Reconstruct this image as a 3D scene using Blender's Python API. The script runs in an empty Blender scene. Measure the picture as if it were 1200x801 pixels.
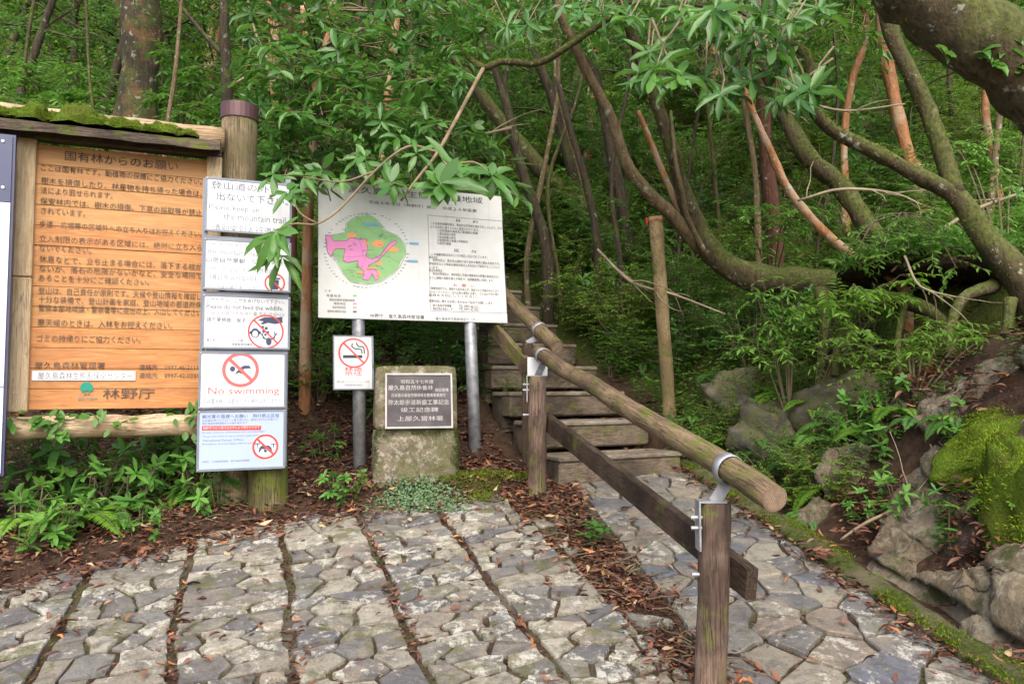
import bpy, math, random
import numpy as np
from mathutils import Vector, Matrix

R = math.radians
random.seed(11)
rng = np.random.default_rng(11)
scene = bpy.context.scene
COL = scene.collection

# ------------------------------------------------------------------ camera
FPX = 850.0                      # focal length in photo pixels (photo 1200 px wide)
PITCH = R(3.0)
CAM = Vector((0.0, 0.0, 1.5))
cam_data = bpy.data.cameras.new('camera')
cam_data.sensor_width = 36.0
cam_data.lens = 36.0 * FPX / 1200.0
cam_data.clip_start = 0.05
cam_data.clip_end = 500.0
cam = bpy.data.objects.new('camera', cam_data)
cam.location = CAM
cam.rotation_euler = (R(90) + PITCH, 0, 0)
COL.objects.link(cam)
scene.camera = cam

# ------------------------------------------------------------------ light
SUN_EL, SUN_ROT = R(48), R(176)
world = bpy.data.worlds.new('World')
scene.world = world
world.use_nodes = True
wn = world.node_tree
sky = wn.nodes.new('ShaderNodeTexSky')
sky.sky_type = 'NISHITA'
sky.sun_disc = False
sky.sun_elevation = SUN_EL
sky.sun_rotation = SUN_ROT
sky.air_density = 1.0
sky.dust_density = 4.0
sky.ozone_density = 1.0
bgn = wn.nodes['Background']
bgn.inputs['Strength'].default_value = 0.12
wn.links.new(sky.outputs['Color'], bgn.inputs['Color'])
sun_data = bpy.data.lights.new('sun', 'SUN')
sun_data.energy = 1.5
sun_data.angle = R(70)
sun_data.color = (1.0, 0.97, 0.92)
sun = bpy.data.objects.new('sun', sun_data)
sd = Vector((math.sin(SUN_ROT) * math.cos(SUN_EL), math.cos(SUN_ROT) * math.cos(SUN_EL), math.sin(SUN_EL)))
sun.rotation_euler = sd.to_track_quat('Z', 'Y').to_euler()
COL.objects.link(sun)
scene.view_settings.view_transform = 'Standard'
scene.view_settings.look = 'None'
scene.view_settings.gamma = 1.0
scene.view_settings.exposure = 1.35
scene.view_settings.use_curve_mapping = False

# ------------------------------------------------------------------ helpers: noise, terrain
def _hash(ix, iy, seed):
    h = (ix.astype(np.int64) * 374761393 + iy.astype(np.int64) * 668265263 + seed * 1442695041) & 0xffffffff
    h = ((h ^ (h >> 13)) * 1274126177) & 0xffffffff
    return ((h ^ (h >> 16)) & 0xffff) / 65535.0

def vnoise(x, y, seed=0):
    x = np.asarray(x, float); y = np.asarray(y, float)
    ix = np.floor(x); iy = np.floor(y); fx = x - ix; fy = y - iy
    fx = fx * fx * (3 - 2 * fx); fy = fy * fy * (3 - 2 * fy)
    a = _hash(ix, iy, seed); b = _hash(ix + 1, iy, seed); c = _hash(ix, iy + 1, seed); d = _hash(ix + 1, iy + 1, seed)
    return (a + (b - a) * fx) * (1 - fy) + (c + (d - c) * fx) * fy - 0.5

def fbm(x, y, seed=0, octv=4):
    s = 0; a = 1.0
    for k in range(octv):
        s = s + a * vnoise(x * 2 ** k + 17.3 * k, y * 2 ** k + 5.1 * k, seed + k); a *= 0.5
    return s

def smooth(a, b, x):
    t = np.clip((x - a) / (b - a), 0, 1)
    return t * t * (3 - 2 * t)

SLOPE = 0.172
def kerb_x(Y):
    Y = np.asarray(Y, float)
    return np.where(Y < 5.1, 1.69 - .195 * (Y - 2.54), 1.19 - .437 * (Y - 5.1))

def base_h(Y):
    return np.interp(Y, [-30, 0, 5.1, 9.0, 16, 45, 90], [-5.2, 0, .877, 2.98, 6.9, 26.5, 60])

def pave_h(Y):
    return SLOPE * np.asarray(Y, float)

LEFT_POLY = [(-3.4, 2.1), (-2.9, 2.72), (-2.3, 3.28), (-1.75, 3.82), (-1.23, 4.19), (-.8, 4.42), (-.32, 4.53), (0.06, 4.55), (.30, 3.86), (.50, 3.18), (.69, 2.54), (.81, 2.1)]
PATH_POLY = [(.83, 2.1), (.76, 2.54), (.57, 3.45), (.36, 4.80), (.45, 4.98), (1.16, 5.12), (1.19, 5.08), (1.69, 2.54), (1.776, 2.1)]

def in_poly(X, Y, poly):
    X = np.asarray(X, float); Y = np.asarray(Y, float)
    c = np.zeros(np.broadcast(X, Y).shape, bool)
    n = len(poly)
    for i in range(n):
        x1, y1 = poly[i]; x2, y2 = poly[(i + 1) % n]
        if y1 == y2: continue
        t = ((y1 > Y) != (y2 > Y)) & (X < (x2 - x1) * (Y - y1) / (y2 - y1) + x1)
        c ^= t
    return c

def H(X, Y):
    X = np.asarray(X, float); Y = np.asarray(Y, float)
    z = base_h(Y)
    u = X - kerb_x(Y) - .14
    bank = np.interp(u, [0, .12, .3, .7, 1.2, 2.0, 4, 12, 40], [0, -.02, .10, .62, 1.0, 1.5, 2.4, 5.0, 12])
    fade = 1 - .45 * smooth(4.6, 6.5, Y) - .2 * smooth(9, 16, Y)
    z = z + bank * fade
    off = np.clip(np.maximum(np.maximum(u - .2, 0) * 1.6, np.maximum(Y - 4.9, 0) * .8) , 0, 1)
    lefty = np.clip((-1.4 - X) * .6, 0, 1) * np.clip(Y - 3.3, 0, 1)
    off = np.maximum(off, lefty)
    # keep the stair corridor smooth
    lat = (X - .72) * .917 + (Y - 5.0) * .40
    cor = smooth(.75, 1.2, np.abs(lat)) * 0.8 + 0.2
    cor = np.where((Y > 4.7) & (Y < 12), cor, 1)
    z = z + off * cor * (.28 * fbm(X * 1.3, Y * 1.3, 3, 3) + .10 * fbm(X * 5, Y * 5, 9, 3))
    z = z + .02 * fbm(X * 6, Y * 6, 21, 2)
    z = z - .8 * np.exp(-((X - 2.8) / .6) ** 2 - ((Y - 4.75) / .4) ** 2)
    # left side: low leaf bank beyond the paving
    back = np.clip((Y - np.interp(X, [-6, -2.9, -2.3, -1.23, -.32, .1, .3], [2.0, 2.72, 3.28, 4.19, 4.53, 4.6, 99])) * .6, 0, .06)
    z = z + np.where(X < .3, back, 0)
    return z

def hz(x, y): return float(H(x, y))

def ray(px, py):
    x = (px - 600) / FPX; z = (400.5 - py) / FPX
    return Vector((x, math.cos(PITCH) - z * math.sin(PITCH), math.sin(PITCH) + z * math.cos(PITCH)))

def at(px, py, Y):
    d = ray(px, py)
    return CAM + d * (Y / d.y)

def ground(px, py, y0=2.0):
    d = ray(px, py)
    Ys = np.arange(y0, 45, .02)
    xs = d.x / d.y * Ys; zs = 1.5 + d.z / d.y * Ys
    hit = np.nonzero(H(xs, Ys) > zs)[0]
    i = hit[0] if len(hit) else len(Ys) - 1
    return Vector((xs[i], Ys[i], float(H(xs[i], Ys[i]))))

def paved(px, py):
    d = ray(px, py)
    t = 1.5 / (SLOPE * d.y - d.z)
    return Vector((d.x * t, d.y * t, SLOPE * d.y * t))

# ------------------------------------------------------------------ helpers: objects
def meta(o, label=None, cat=None, group=None, kind=None):
    if label: o['label'] = label
    if cat: o['category'] = cat
    if group: o['group'] = group
    if kind: o['kind'] = kind
    return o

def thing(name, label, cat, loc=(0, 0, 0), rotz=0.0, group=None):
    o = bpy.data.objects.new(name, None)
    o.empty_display_size = .1
    o.location = loc; o.rotation_euler = (0, 0, rotz)
    COL.objects.link(o)
    return meta(o, label, cat, group)

def dup(root, loc, rotz=0.0, scale=1.0, label=None, tilt=(0, 0)):
    r = root.copy(); COL.objects.link(r)
    r.location = loc; r.rotation_euler = (tilt[0], tilt[1], rotz); r.scale = (scale,) * 3
    if label: r['label'] = label
    for ch in root.children:
        c = ch.copy(); COL.objects.link(c); c.parent = r
        for g in ch.children:
            d = g.copy(); COL.objects.link(d); d.parent = c
    return r

class MB:
    """collects vertices and faces of ONE mesh"""
    def __init__(self): self.v = []; self.f = []; self.rn = []
    def add(self, vs, fs, rnd=0.5):
        b = len(self.v)
        self.v += [tuple(p) for p in vs]
        self.f += [tuple(i + b for i in f) for f in fs]
        self.rn += [rnd] * len(vs)
        return self
    def box(self, x0, x1, y0, y1, z0, z1, bev=0.0):
        if bev > 0:
            b = bev
            vs = []; fs = []
            # octagonal-section box: chamfer on the 4 long edges along x, plus inset ends
            prof = [(y0 + b, z0), (y1 - b, z0), (y1, z0 + b), (y1, z1 - b), (y1 - b, z1), (y0 + b, z1), (y0, z1 - b), (y0, z0 + b)]
            cy, cz = (y0 + y1) / 2, (z0 + z1) / 2
            rings = [(x0, .0), (x0 + b, 1), (x1 - b, 1), (x1, .0)]
            for (x, full) in rings:
                for (y, z) in prof:
                    if full: vs.append((x, y, z))
                    else: vs.append((x, y + (b if y < cy else -b) * .8, z + (b if z < cz else -b) * .8))
            for r in range(3):
                for k in range(8):
                    a = r * 8 + k; c = r * 8 + (k + 1) % 8
                    fs.append((a, a + 8, c + 8, c))
            fs.append(tuple(range(8))); fs.append(tuple(reversed(range(24, 32))))
            return self.add(vs, fs)
        vs = [(x, y, z) for x in (x0, x1) for y in (y0, y1) for z in (z0, z1)]
        fs = [(0, 1, 3, 2), (4, 6, 7, 5), (0, 4, 5, 1), (2, 3, 7, 6), (0, 2, 6, 4), (1, 5, 7, 3)]
        return self.add(vs, fs)
    def tube(self, pts, rad, sides=8, cap=True, bumpy=0.0, rnd=0.5):
        pts = [Vector(p) for p in pts]
        n = len(pts)
        if not hasattr(rad, '__len__'): rad = [rad] * n
        t0 = (pts[1] - pts[0]).normalized()
        up = Vector((0, 0, 1)) if abs(t0.z) < .9 else Vector((0, 1, 0))
        a = t0.cross(up).normalized()
        vs = []
        for i in range(n):
            t = (pts[min(i + 1, n - 1)] - pts[max(i - 1, 0)]).normalized()
            a = (a - t * a.dot(t)).normalized()
            b = t.cross(a)
            for k in range(sides):
                an = 2 * math.pi * k / sides
                r = rad[i] * (1 + bumpy * (random.random() - .5))
                vs.append(pts[i] + a * (math.cos(an) * r) + b * (math.sin(an) * r))
        fs = []
        for i in range(n - 1):
            for k in range(sides):
                p = i * sides + k; q = i * sides + (k + 1) % sides
                fs.append((p, q, q + sides, p + sides))
        if cap:
            fs.append(tuple(reversed(range(sides))))
            fs.append(tuple(range((n - 1) * sides, n * sides)))
        return self.add(vs, fs, rnd)
    def build_lines(self, name, m, parent):
        """each printed line an object of its own"""
        cuts = self.cuts + [(len(self.v), len(self.f))]
        for (v0, f0), (v1, f1) in zip(cuts[:-1], cuts[1:]):
            q = MB(); q.v = self.v[v0:v1]; q.f = [tuple(i - v0 for i in f) for f in self.f[f0:f1]]
            if q.v: q.build(name, m, parent)
    def build(self, name, m, parent=None, smooth_=False, loc=None):
        if name.endswith('lettering') and getattr(self, 'cuts', None): return self.build_lines(name, m, parent)
        me = bpy.data.meshes.new(name)
        me.from_pydata(self.v, [], self.f)
        return finish(me, name, m, parent, smooth_, loc)

def finish(me, name, m, parent=None, smooth_=False, loc=None):
    if m: me.materials.append(m)
    if smooth_: me.polygons.foreach_set('use_smooth', np.ones(len(me.polygons), bool))
    me.update()
    o = bpy.data.objects.new(name, me)
    COL.objects.link(o)
    if parent: o.parent = parent
    if loc is not None: o.location = loc
    return o

def mesh_np(name, V, F, m, parent=None, rnd=None, smooth_=False, loc=None):
    """V (n,3), F (k,q) with equal-size faces; rnd per vertex"""
    me = bpy.data.meshes.new(name)
    n, k, q = len(V), len(F), F.shape[1]
    me.vertices.add(n); me.vertices.foreach_set('co', np.ascontiguousarray(V, np.float32).ravel())
    me.loops.add(k * q); me.loops.foreach_set('vertex_index', np.ascontiguousarray(F, np.int32).ravel())
    me.polygons.add(k); me.polygons.foreach_set('loop_start', np.arange(0, k * q, q, dtype=np.int32))
    me.update(calc_edges=True)
    if rnd is not None:
        at_ = me.attributes.new('rnd', 'FLOAT', 'POINT')
        at_.data.foreach_set('value', np.ascontiguousarray(rnd, np.float32))
    return finish(me, name, m, parent, smooth_, loc)

def catmull(pts, sub=5):
    """pts: list of tuples (any dimension) -> smoothed list"""
    P = [np.array(p, float) for p in pts]
    P = [2 * P[0] - P[1]] + P + [2 * P[-1] - P[-2]]
    out = []
    for i in range(1, len(P) - 2):
        for s in range(sub):
            t = s / sub
            a, b, c, d = P[i - 1], P[i], P[i + 1], P[i + 2]
            out.append(.5 * (2 * b + (c - a) * t + (2 * a - 5 * b + 4 * c - d) * t * t + (3 * b - a - 3 * c + d) * t ** 3))
    out.append(P[-2])
    return out

# ------------------------------------------------------------------ helpers: materials
def mat(name):
    m = bpy.data.materials.new(name); m.use_nodes = True
    nt = m.node_tree
    p = nt.nodes['Principled BSDF']
    return m, nt, p

def N(nt, typ, **kw):
    n = nt.nodes.new(typ)
    for k, v in kw.items():
        if k.startswith('i_'): n.inputs[k[2:].replace('_', ' ')].default_value = v
        else: setattr(n, k, v)
    return n

def ramp(nt, fac, stops, interp='LINEAR'):
    n = nt.nodes.new('ShaderNodeValToRGB')
    n.color_ramp.interpolation = interp
    e = n.color_ramp.elements
    while len(e) > 1: e.remove(e[0])
    for i, (pos, c) in enumerate(stops):
        el = e[0] if i == 0 else e.new(pos)
        el.position = pos
        el.color = (c, c, c, 1) if not hasattr(c, '__len__') else (*c, 1)
    nt.links.new(fac, n.inputs['Fac'])
    return n.outputs['Color']

def mixc(nt, fac, a, b, mode='MIX'):
    n = nt.nodes.new('ShaderNodeMix'); n.data_type = 'RGBA'; n.blend_type = mode
    for s, v in ((0, fac), (6, a), (7, b)):
        if isinstance(v, bpy.types.NodeSocket): nt.links.new(v, n.inputs[s])
        elif s == 0: n.inputs[0].default_value = v
        else: n.inputs[s].default_value = (*v, 1)
    return n.outputs[2]

def math_(nt, op, a, b=0.0):
    n = nt.nodes.new('ShaderNodeMath'); n.operation = op
    for i, v in enumerate((a, b)):
        if isinstance(v, bpy.types.NodeSocket): nt.links.new(v, n.inputs[i])
        else: n.inputs[i].default_value = v
    return n.outputs[0]

def coords(nt, scale=(1, 1, 1), jitter=True, kind='Object'):
    tc = nt.nodes.new('ShaderNodeTexCoord')
    mp = nt.nodes.new('ShaderNodeMapping')
    mp.inputs['Scale'].default_value = scale
    nt.links.new(tc.outputs[kind], mp.inputs['Vector'])
    if jitter:
        oi = nt.nodes.new('ShaderNodeObjectInfo')
        m = math_(nt, 'MULTIPLY', oi.outputs['Random'], 37.0)
        cb = nt.nodes.new('ShaderNodeCombineXYZ')
        for i in range(3): nt.links.new(m, cb.inputs[i])
        nt.links.new(cb.outputs[0], mp.inputs['Location'])
    return mp.outputs[0]

def noise(nt, vec, scale, detail=4, rough=.55, dist=0.0):
    n = nt.nodes.new('ShaderNodeTexNoise')
    n.inputs['Scale'].default_value = scale; n.inputs['Detail'].default_value = detail
    n.inputs['Roughness'].default_value = rough; n.inputs['Distortion'].default_value = dist
    nt.links.new(vec, n.inputs['Vector'])
    return n.outputs['Fac']

def bump(nt, p, h, strength=.4, dist=.01):
    b = nt.nodes.new('ShaderNodeBump')
    b.inputs['Strength'].default_value = strength; b.inputs['Distance'].default_value = dist
    nt.links.new(h, b.inputs['Height'])
    nt.links.new(b.outputs[0], p.inputs['Normal'])

def upness(nt):
    g = nt.nodes.new('ShaderNodeNewGeometry')
    s = nt.nodes.new('ShaderNodeSeparateXYZ')
    nt.links.new(g.outputs['Normal'], s.inputs[0])
    return s.outputs[2]

def plain(name, c, rough=.6, metal=0.0, spec=.5, var=0.08, nscale=8, bmp=0.0):
    m, nt, p = mat(name)
    v = coords(nt)
    f = noise(nt, v, nscale)
    lo = tuple(max(0, x * (1 - var * 2)) for x in c); hi = tuple(min(1, x * (1 + var)) for x in c)
    nt.links.new(ramp(nt, f, [(.3, lo), (.7, hi)]), p.inputs['Base Color'])
    p.inputs['Roughness'].default_value = rough; p.inputs['Metallic'].default_value = metal
    p.inputs['Specular IOR Level'].default_value = spec
    if bmp: bump(nt, p, noise(nt, v, nscale * 6), bmp, .004)
    return m

def leaf_mat(name, dark, mid, light, trans, rough=.38, tw=.3, spec=.5):
    m, nt, p = mat(name)
    a = nt.nodes.new('ShaderNodeAttribute'); a.attribute_name = 'rnd'
    oi = nt.nodes.new('ShaderNodeObjectInfo')
    f = math_(nt, 'ADD', math_(nt, 'MULTIPLY', a.outputs['Fac'], .64), math_(nt, 'MULTIPLY', oi.outputs['Random'], .36))
    c = ramp(nt, f, [(0.0, dark), (.5, mid), (.93, light), (1.0, tuple(min(1, x * 1.3) for x in light))])
    nt.links.new(c, p.inputs['Base Color'])
    p.inputs['Roughness'].default_value = rough
    p.inputs['Specular IOR Level'].default_value = spec
    t = nt.nodes.new('ShaderNodeBsdfTranslucent')
    nt.links.new(mixc(nt, .6, c, trans), t.inputs['Color'])
    mx = nt.nodes.new('ShaderNodeMixShader'); mx.inputs[0].default_value = tw
    nt.links.new(p.outputs[0], mx.inputs[1]); nt.links.new(t.outputs[0], mx.inputs[2])
    nt.links.new(mx.outputs[0], nt.nodes['Material Output'].inputs['Surface'])
    return m

def bark_mat(name, dark, light, moss=.0, lichen=.0, stretch=(6, 6, 1.2), rough=.85, patch=None):
    m, nt, p = mat(name)
    v = coords(nt, stretch)
    v2 = coords(nt, (1, 1, 1))
    f = noise(nt, v, 6, 6, .65, .6)
    c = ramp(nt, f, [(.28, dark), (.68, light)])
    if patch:
        pf = noise(nt, v2, 5, 3, .5)
        c = mixc(nt, ramp(nt, pf, [(.48, 0.0), (.6, 1.0)]), c, patch)
    if lichen:
        lf = noise(nt, v2, 14, 5, .7)
        c = mixc(nt, ramp(nt, lf, [(.62 - lichen * .12, 0.0), (.68 - lichen * .1, .85)]), c, (.34, .37, .29))
    if moss:
        mf = math_(nt, 'ADD', noise(nt, v2, 4.5, 5, .65), math_(nt, 'MULTIPLY', upness(nt), .25 * moss))
        mc = ramp(nt, noise(nt, v2, 40, 3), [(.3, (.035, .045, .01)), (.7, (.12, .135, .03))])
        c = mixc(nt, ramp(nt, mf, [(.64 - moss * .16, 0.0), (.84 - moss * .16, .85)]), c, mc)
    nt.links.new(c, p.inputs['Base Color'])
    p.inputs['Roughness'].default_value = rough
    p.inputs['Specular IOR Level'].default_value = .25
    bump(nt, p, math_(nt, 'ADD', f, math_(nt, 'MULTIPLY', noise(nt, v2, 60, 3), .4)), .8, .02)
    return m

M = {}
M['leaf_small'] = leaf_mat('small_leaf', (.045, .11, .016), (.10, .225, .032), (.185, .355, .056), (.2, .44, .05), .45, .38, .3)
M['leaf_far'] = leaf_mat('far_leaf', (.042, .10, .02), (.092, .205, .042), (.17, .325, .068), (.18, .38, .06), .5, .38, .3)
M['leaf_yellow'] = leaf_mat('yellow_green_leaf', (.07, .135, .013), (.135, .245, .026), (.225, .365, .048), (.3, .48, .05), .45, .38, .3)
M['leaf_broad'] = leaf_mat('glossy_broad_leaf', (.028, .09, .015), (.07, .18, .032), (.155, .31, .055), (.22, .48, .06), .3, .3, .42)
M['leaf_herb'] = leaf_mat('fresh_herb_leaf', (.05, .15, .025), (.11, .265, .045), (.19, .38, .07), (.25, .52, .08), .42, .36, .35)
M['moss_bright'] = leaf_mat('bright_moss_tuft', (.08, .11, .008), (.18, .27, .015), (.30, .42, .025), (.36, .5, .04), .8, .35, .1)
M['leaf_fern'] = leaf_mat('fern_leaf', (.07, .16, .014), (.13, .265, .025), (.2, .37, .04), (.28, .52, .05), .5, .38, .3)
M['leaf_fern_dark'] = leaf_mat('dark_fern_leaf', (.035, .11, .02), (.075, .19, .035), (.13, .28, .05), (.2, .42, .06), .42, .34, .35)
M['leaf_clover'] = leaf_mat('ground_cover_leaf', (.07, .13, .06), (.13, .23, .10), (.2, .31, .15), (.22, .36, .14), .55, .2)
M['moss_tuft'] = leaf_mat('moss_tuft', (.045, .065, .006), (.10, .145, .012), (.18, .25, .02), (.24, .34, .03), .8, .25, .1)
M['moss_dark'] = leaf_mat('dark_moss_tuft', (.025, .04, .008), (.055, .085, .014), (.10, .14, .022), (.16, .24, .03), .8, .25, .1)

def litter_mat():
    m, nt, p = mat('dead_leaf')
    a = nt.nodes.new('ShaderNodeAttribute'); a.attribute_name = 'rnd'
    c = ramp(nt, a.outputs['Fac'], [(0, (.03, .015, .01)), (.35, (.085, .034, .022)), (.6, (.15, .06, .036)), (.8, (.235, .10, .055)), (.93, (.38, .15, .045)), (1, (.40, .28, .15))])
    nt.links.new(c, p.inputs['Base Color']); p.inputs['Roughness'].default_value = .55
    return m
M['litter'] = litter_mat()
M['bark_dark'] = bark_mat('dark_bark', (.018, .013, .009), (.078, .058, .037), .75, .08)
M['bark_moss'] = bark_mat('mossy_bark', (.03, .023, .011), (.115, .088, .045), 1.5, .2)
M['bark_great'] = bark_mat('old_mossy_bark', (.03, .023, .011), (.125, .095, .05), 1.9, .3)
M['bark_lichen'] = bark_mat('lichen_bark', (.018, .014, .009), (.075, .058, .036), 1.15, .35, patch=(.13, .065, .035))
M['bark_pale'] = bark_mat('pale_bark', (.07, .05, .025), (.225, .16, .088), .75, .3)
M['bark_orange'] = bark_mat('orange_bark', (.20, .085, .035), (.46, .215, .095), .0, .25, (4, 4, .8), .65, patch=(.40, .27, .17))
M['bark_red'] = bark_mat('red_brown_bark', (.05, .025, .018), (.17, .075, .045), .25, .1)
M['stem'] = plain('twig_bark', (.14, .105, .06), .8, var=.2)
M['twig_brown'] = plain('brown_twig', (.20, .145, .08), .8, var=.25)
M['twig_pale'] = plain('pale_twig', (.28, .22, .14), .8, var=.2)
M['twig_green'] = plain('green_twig', (.09, .15, .05), .7, var=.2)

def log_mat(name, dark, light, moss=.0, stretch=(1, 1, 1), green=.0, dark2=None):
    m, nt, p = mat(name)
    v = coords(nt, stretch); v2 = coords(nt)
    f = noise(nt, v, 14, 6, .65, 1.0)
    c = ramp(nt, f, [(.3, dark), (.7, light)])
    b = noise(nt, v2, 3.2, 4, .6)
    c = mixc(nt, ramp(nt, b, [(.42, .0), (.6, .75)]), c, dark2 or tuple(x * .45 for x in dark))
    if moss:
        mf = noise(nt, v2, 6, 5, .7)
        c = mixc(nt, ramp(nt, mf, [(.6 - moss * .18, 0.0), (.72 - moss * .15, .9)]), c, (.12, .14, .02))
    ck = noise(nt, coords(nt, tuple(x * 3.2 if x > 2 else x * 1.3 for x in stretch)), 3.2, 3, .55, .3)
    crack = ramp(nt, ck, [(.455, 0.0), (.49, 1.0), (.505, 1.0), (.53, 0.0)])
    patch_ = ramp(nt, noise(nt, v2, 5, 3), [(.45, .0), (.6, .75)])
    c = mixc(nt, math_(nt, 'MULTIPLY', crack, patch_), c, tuple(x * .3 for x in dark))
    dirt = noise(nt, v2, 26, 4, .7)
    c = mixc(nt, ramp(nt, dirt, [(.55, 0.0), (.75, .5)]), c, tuple(x * .5 for x in dark))
    nt.links.new(c, p.inputs['Base Color']); p.inputs['Roughness'].default_value = .8
    p.inputs['Specular IOR Level'].default_value = .25
    bump(nt, p, math_(nt, 'SUBTRACT', f, crack), .6, .008)
    return m
M['post_log'] = log_mat('weathered_post', (.09, .055, .04), (.30, .21, .155), .25, (7, 7, .7))
M['rail_log'] = log_mat('weathered_rail', (.10, .065, .036), (.29, .205, .12), .5, (.7, 7, 7), dark2=(.07, .045, .03))
def end_mat():
    m, nt, p = mat('end_grain')
    v = coords(nt, (1, 1, 1), False)
    sx = nt.nodes.new('ShaderNodeSeparateXYZ'); nt.links.new(v, sx.inputs[0])
    r2 = math_(nt, 'SQRT', math_(nt, 'ADD', math_(nt, 'POWER', sx.outputs[1], 2.0), math_(nt, 'POWER', sx.outputs[2], 2.0)))
    rr = math_(nt, 'ADD', r2, math_(nt, 'MULTIPLY', noise(nt, v, 30, 3), .012))
    ring = math_(nt, 'FRACT', math_(nt, 'MULTIPLY', rr, 150.0))
    c = ramp(nt, ring, [(.0, (.33, .24, .16)), (.6, (.26, .175, .11)), (.95, (.13, .08, .05))])
    c = mixc(nt, ramp(nt, noise(nt, v, 26, 5, .7), [(.45, 0.0), (.7, .8)]), c, (.10, .075, .055))
    c = mixc(nt, ramp(nt, r2, [(.034, 0.0), (.044, .7)]), c, (.10, .06, .04))
    nt.links.new(c, p.inputs['Base Color']); p.inputs['Roughness'].default_value = .85
    return m
M['end_grain'] = end_mat()
M['dark_board'] = log_mat('dark_board', (.035, .022, .016), (.12, .078, .052), .15, (.8, 9, 9))
M['step_wood'] = log_mat('step_wood', (.09, .066, .046), (.27, .21, .15), .35, (1.5, 8, 8), dark2=(.035, .028, .018))
M['step_top'] = log_mat('step_top', (.18, .145, .11), (.38, .33, .27), .2, (1.5, 10, 8), dark2=(.13, .085, .055))
M['old_log'] = log_mat('old_mossy_log', (.12, .08, .05), (.36, .27, .16), .5, (7, 7, .6), dark2=(.10, .085, .04))
M['prop_wood'] = log_mat('prop_wood', (.22, .155, .075), (.48, .36, .19), .25, (9, 9, .7), dark2=(.16, .115, .055))
M['pale_log'] = log_mat('pale_log', (.42, .29, .17), (.60, .46, .31), .5, (.8, 6, 6), dark2=(.30, .19, .10))
M['mossy_log'] = log_mat('mossy_stump', (.08, .065, .03), (.22, .18, .09), .75, (7, 7, .8), dark2=(.05, .05, .015))

def plank_mat():
    m, nt, p = mat('cedar_plank')
    v = coords(nt, (1.2, 14, 14)); v2 = coords(nt, (1.5, 5, 5))
    f = noise(nt, v, 3.5, 6, .6, 1.6)
    c = ramp(nt, f, [(.2, (.28, .095, .03)), (.5, (.47, .205, .07)), (.8, (.59, .325, .13))])
    g = noise(nt, v2, 2.4, 4, .6, .8)
    c = mixc(nt, ramp(nt, g, [(.5, 0.0), (.72, .75)]), c, (.36, .14, .06))
    oi = nt.nodes.new('ShaderNodeObjectInfo')
    c = mixc(nt, math_(nt, 'MULTIPLY', oi.outputs['Random'], .35), c, (.60, .40, .17))
    nt.links.new(c, p.inputs['Base Color']); p.inputs['Roughness'].default_value = .6
    p.inputs['Specular IOR Level'].default_value = .3
    bump(nt, p, f, .25, .004)
    return m
M['plank'] = plank_mat()
M['pale_wood'] = log_mat('pale_timber', (.58, .42, .25), (.72, .56, .36), .0, (8, 8, .8), dark2=(.52, .37, .20))
M['roof_wood'] = log_mat('roof_timber', (.06, .045, .035), (.19, .14, .10), .5, (1, 8, 8))
M['steel'] = plain('galvanised_steel', (.36, .37, .385), .55, .55, var=.2, nscale=22)
M['grey_frame'] = plain('blue_grey_frame', (.19, .21, .25), .5, .2, var=.1)
def panel_mat(name, c, k=.35):
    m, nt, p = mat(name)
    v = coords(nt)
    col = ramp(nt, noise(nt, v, 3, 5, .6), [(.3, tuple(x * .93 for x in c)), (.65, c)])
    st = noise(nt, coords(nt, (14, 14, 1.2)), 2.5, 5, .65)
    col = mixc(nt, ramp(nt, st, [(.55, 0.0), (.8, k)]), col, (.34, .35, .30))
    sp = noise(nt, v, 70, 3, .6)
    col = mixc(nt, ramp(nt, sp, [(.68, 0.0), (.75, k)]), col, (.25, .23, .18))
    nt.links.new(col, p.inputs['Base Color']); p.inputs['Roughness'].default_value = .42
    return m
M['white'] = panel_mat('white_panel', (.66, .665, .675))
def old_white():
    m, nt, p = mat('weathered_white_panel')
    v = coords(nt)
    c = ramp(nt, noise(nt, v, 3, 5, .6), [(.3, (.62, .62, .60)), (.6, (.72, .72, .71))])
    s = noise(nt, v, 45, 3, .6)
    c = mixc(nt, ramp(nt, s, [(.69, 0.0), (.74, .5)]), c, (.36, .33, .27))
    st = noise(nt, coords(nt, (9, 9, .7)), 3, 4)
    c = mixc(nt, ramp(nt, st, [(.56, 0.0), (.8, .35)]), c, (.50, .49, .43))
    nt.links.new(c, p.inputs['Base Color']); p.inputs['Roughness'].default_value = .5
    return m
M['old_white'] = old_white()
M['pale_blue'] = panel_mat('faded_blue_panel', (.38, .46, .64), .3)
M['ink'] = plain('black_print', (.035, .035, .045), .6, var=.1)
M['ink_blue'] = plain('dark_blue_print', (.05, .06, .12), .6, var=.1)
M['ink_faded'] = plain('faded_grey_print', (.17, .18, .22), .6, var=.1)
M['ink_brown'] = plain('faded_dark_paint', (.115, .08, .058), .8, var=.38, nscale=12)
M['red'] = plain('red_print', (.62, .06, .05), .5, var=.05)
M['red_pale'] = plain('faded_red_print', (.60, .12, .11), .5, var=.05)
M['navy'] = plain('navy_panel', (.055, .065, .13), .4, var=.1)
M['map_green'] = plain('map_green', (.27, .52, .20), .5, var=.08)
M['map_pink'] = plain('map_pink', (.80, .25, .55), .5, var=.05)
M['map_orange'] = plain('map_orange', (.83, .36, .12), .5, var=.06)
M['map_blue'] = plain('map_blue', (.18, .42, .66), .5, var=.05)
M['map_line'] = plain('map_dark_line', (.30, .05, .16), .5)
M['map_trail'] = plain('map_trail_line', (.12, .26, .12), .5)
M['logo_green'] = plain('logo_green', (.0, .24, .16), .5, var=.05)
M['bronze'] = plain('bronze_plate', (.062, .053, .056), .5, .3, var=.3, nscale=6)
M['bronze_light'] = plain('worn_raised_metal', (.36, .33, .31), .45, .4, var=.15)
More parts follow.
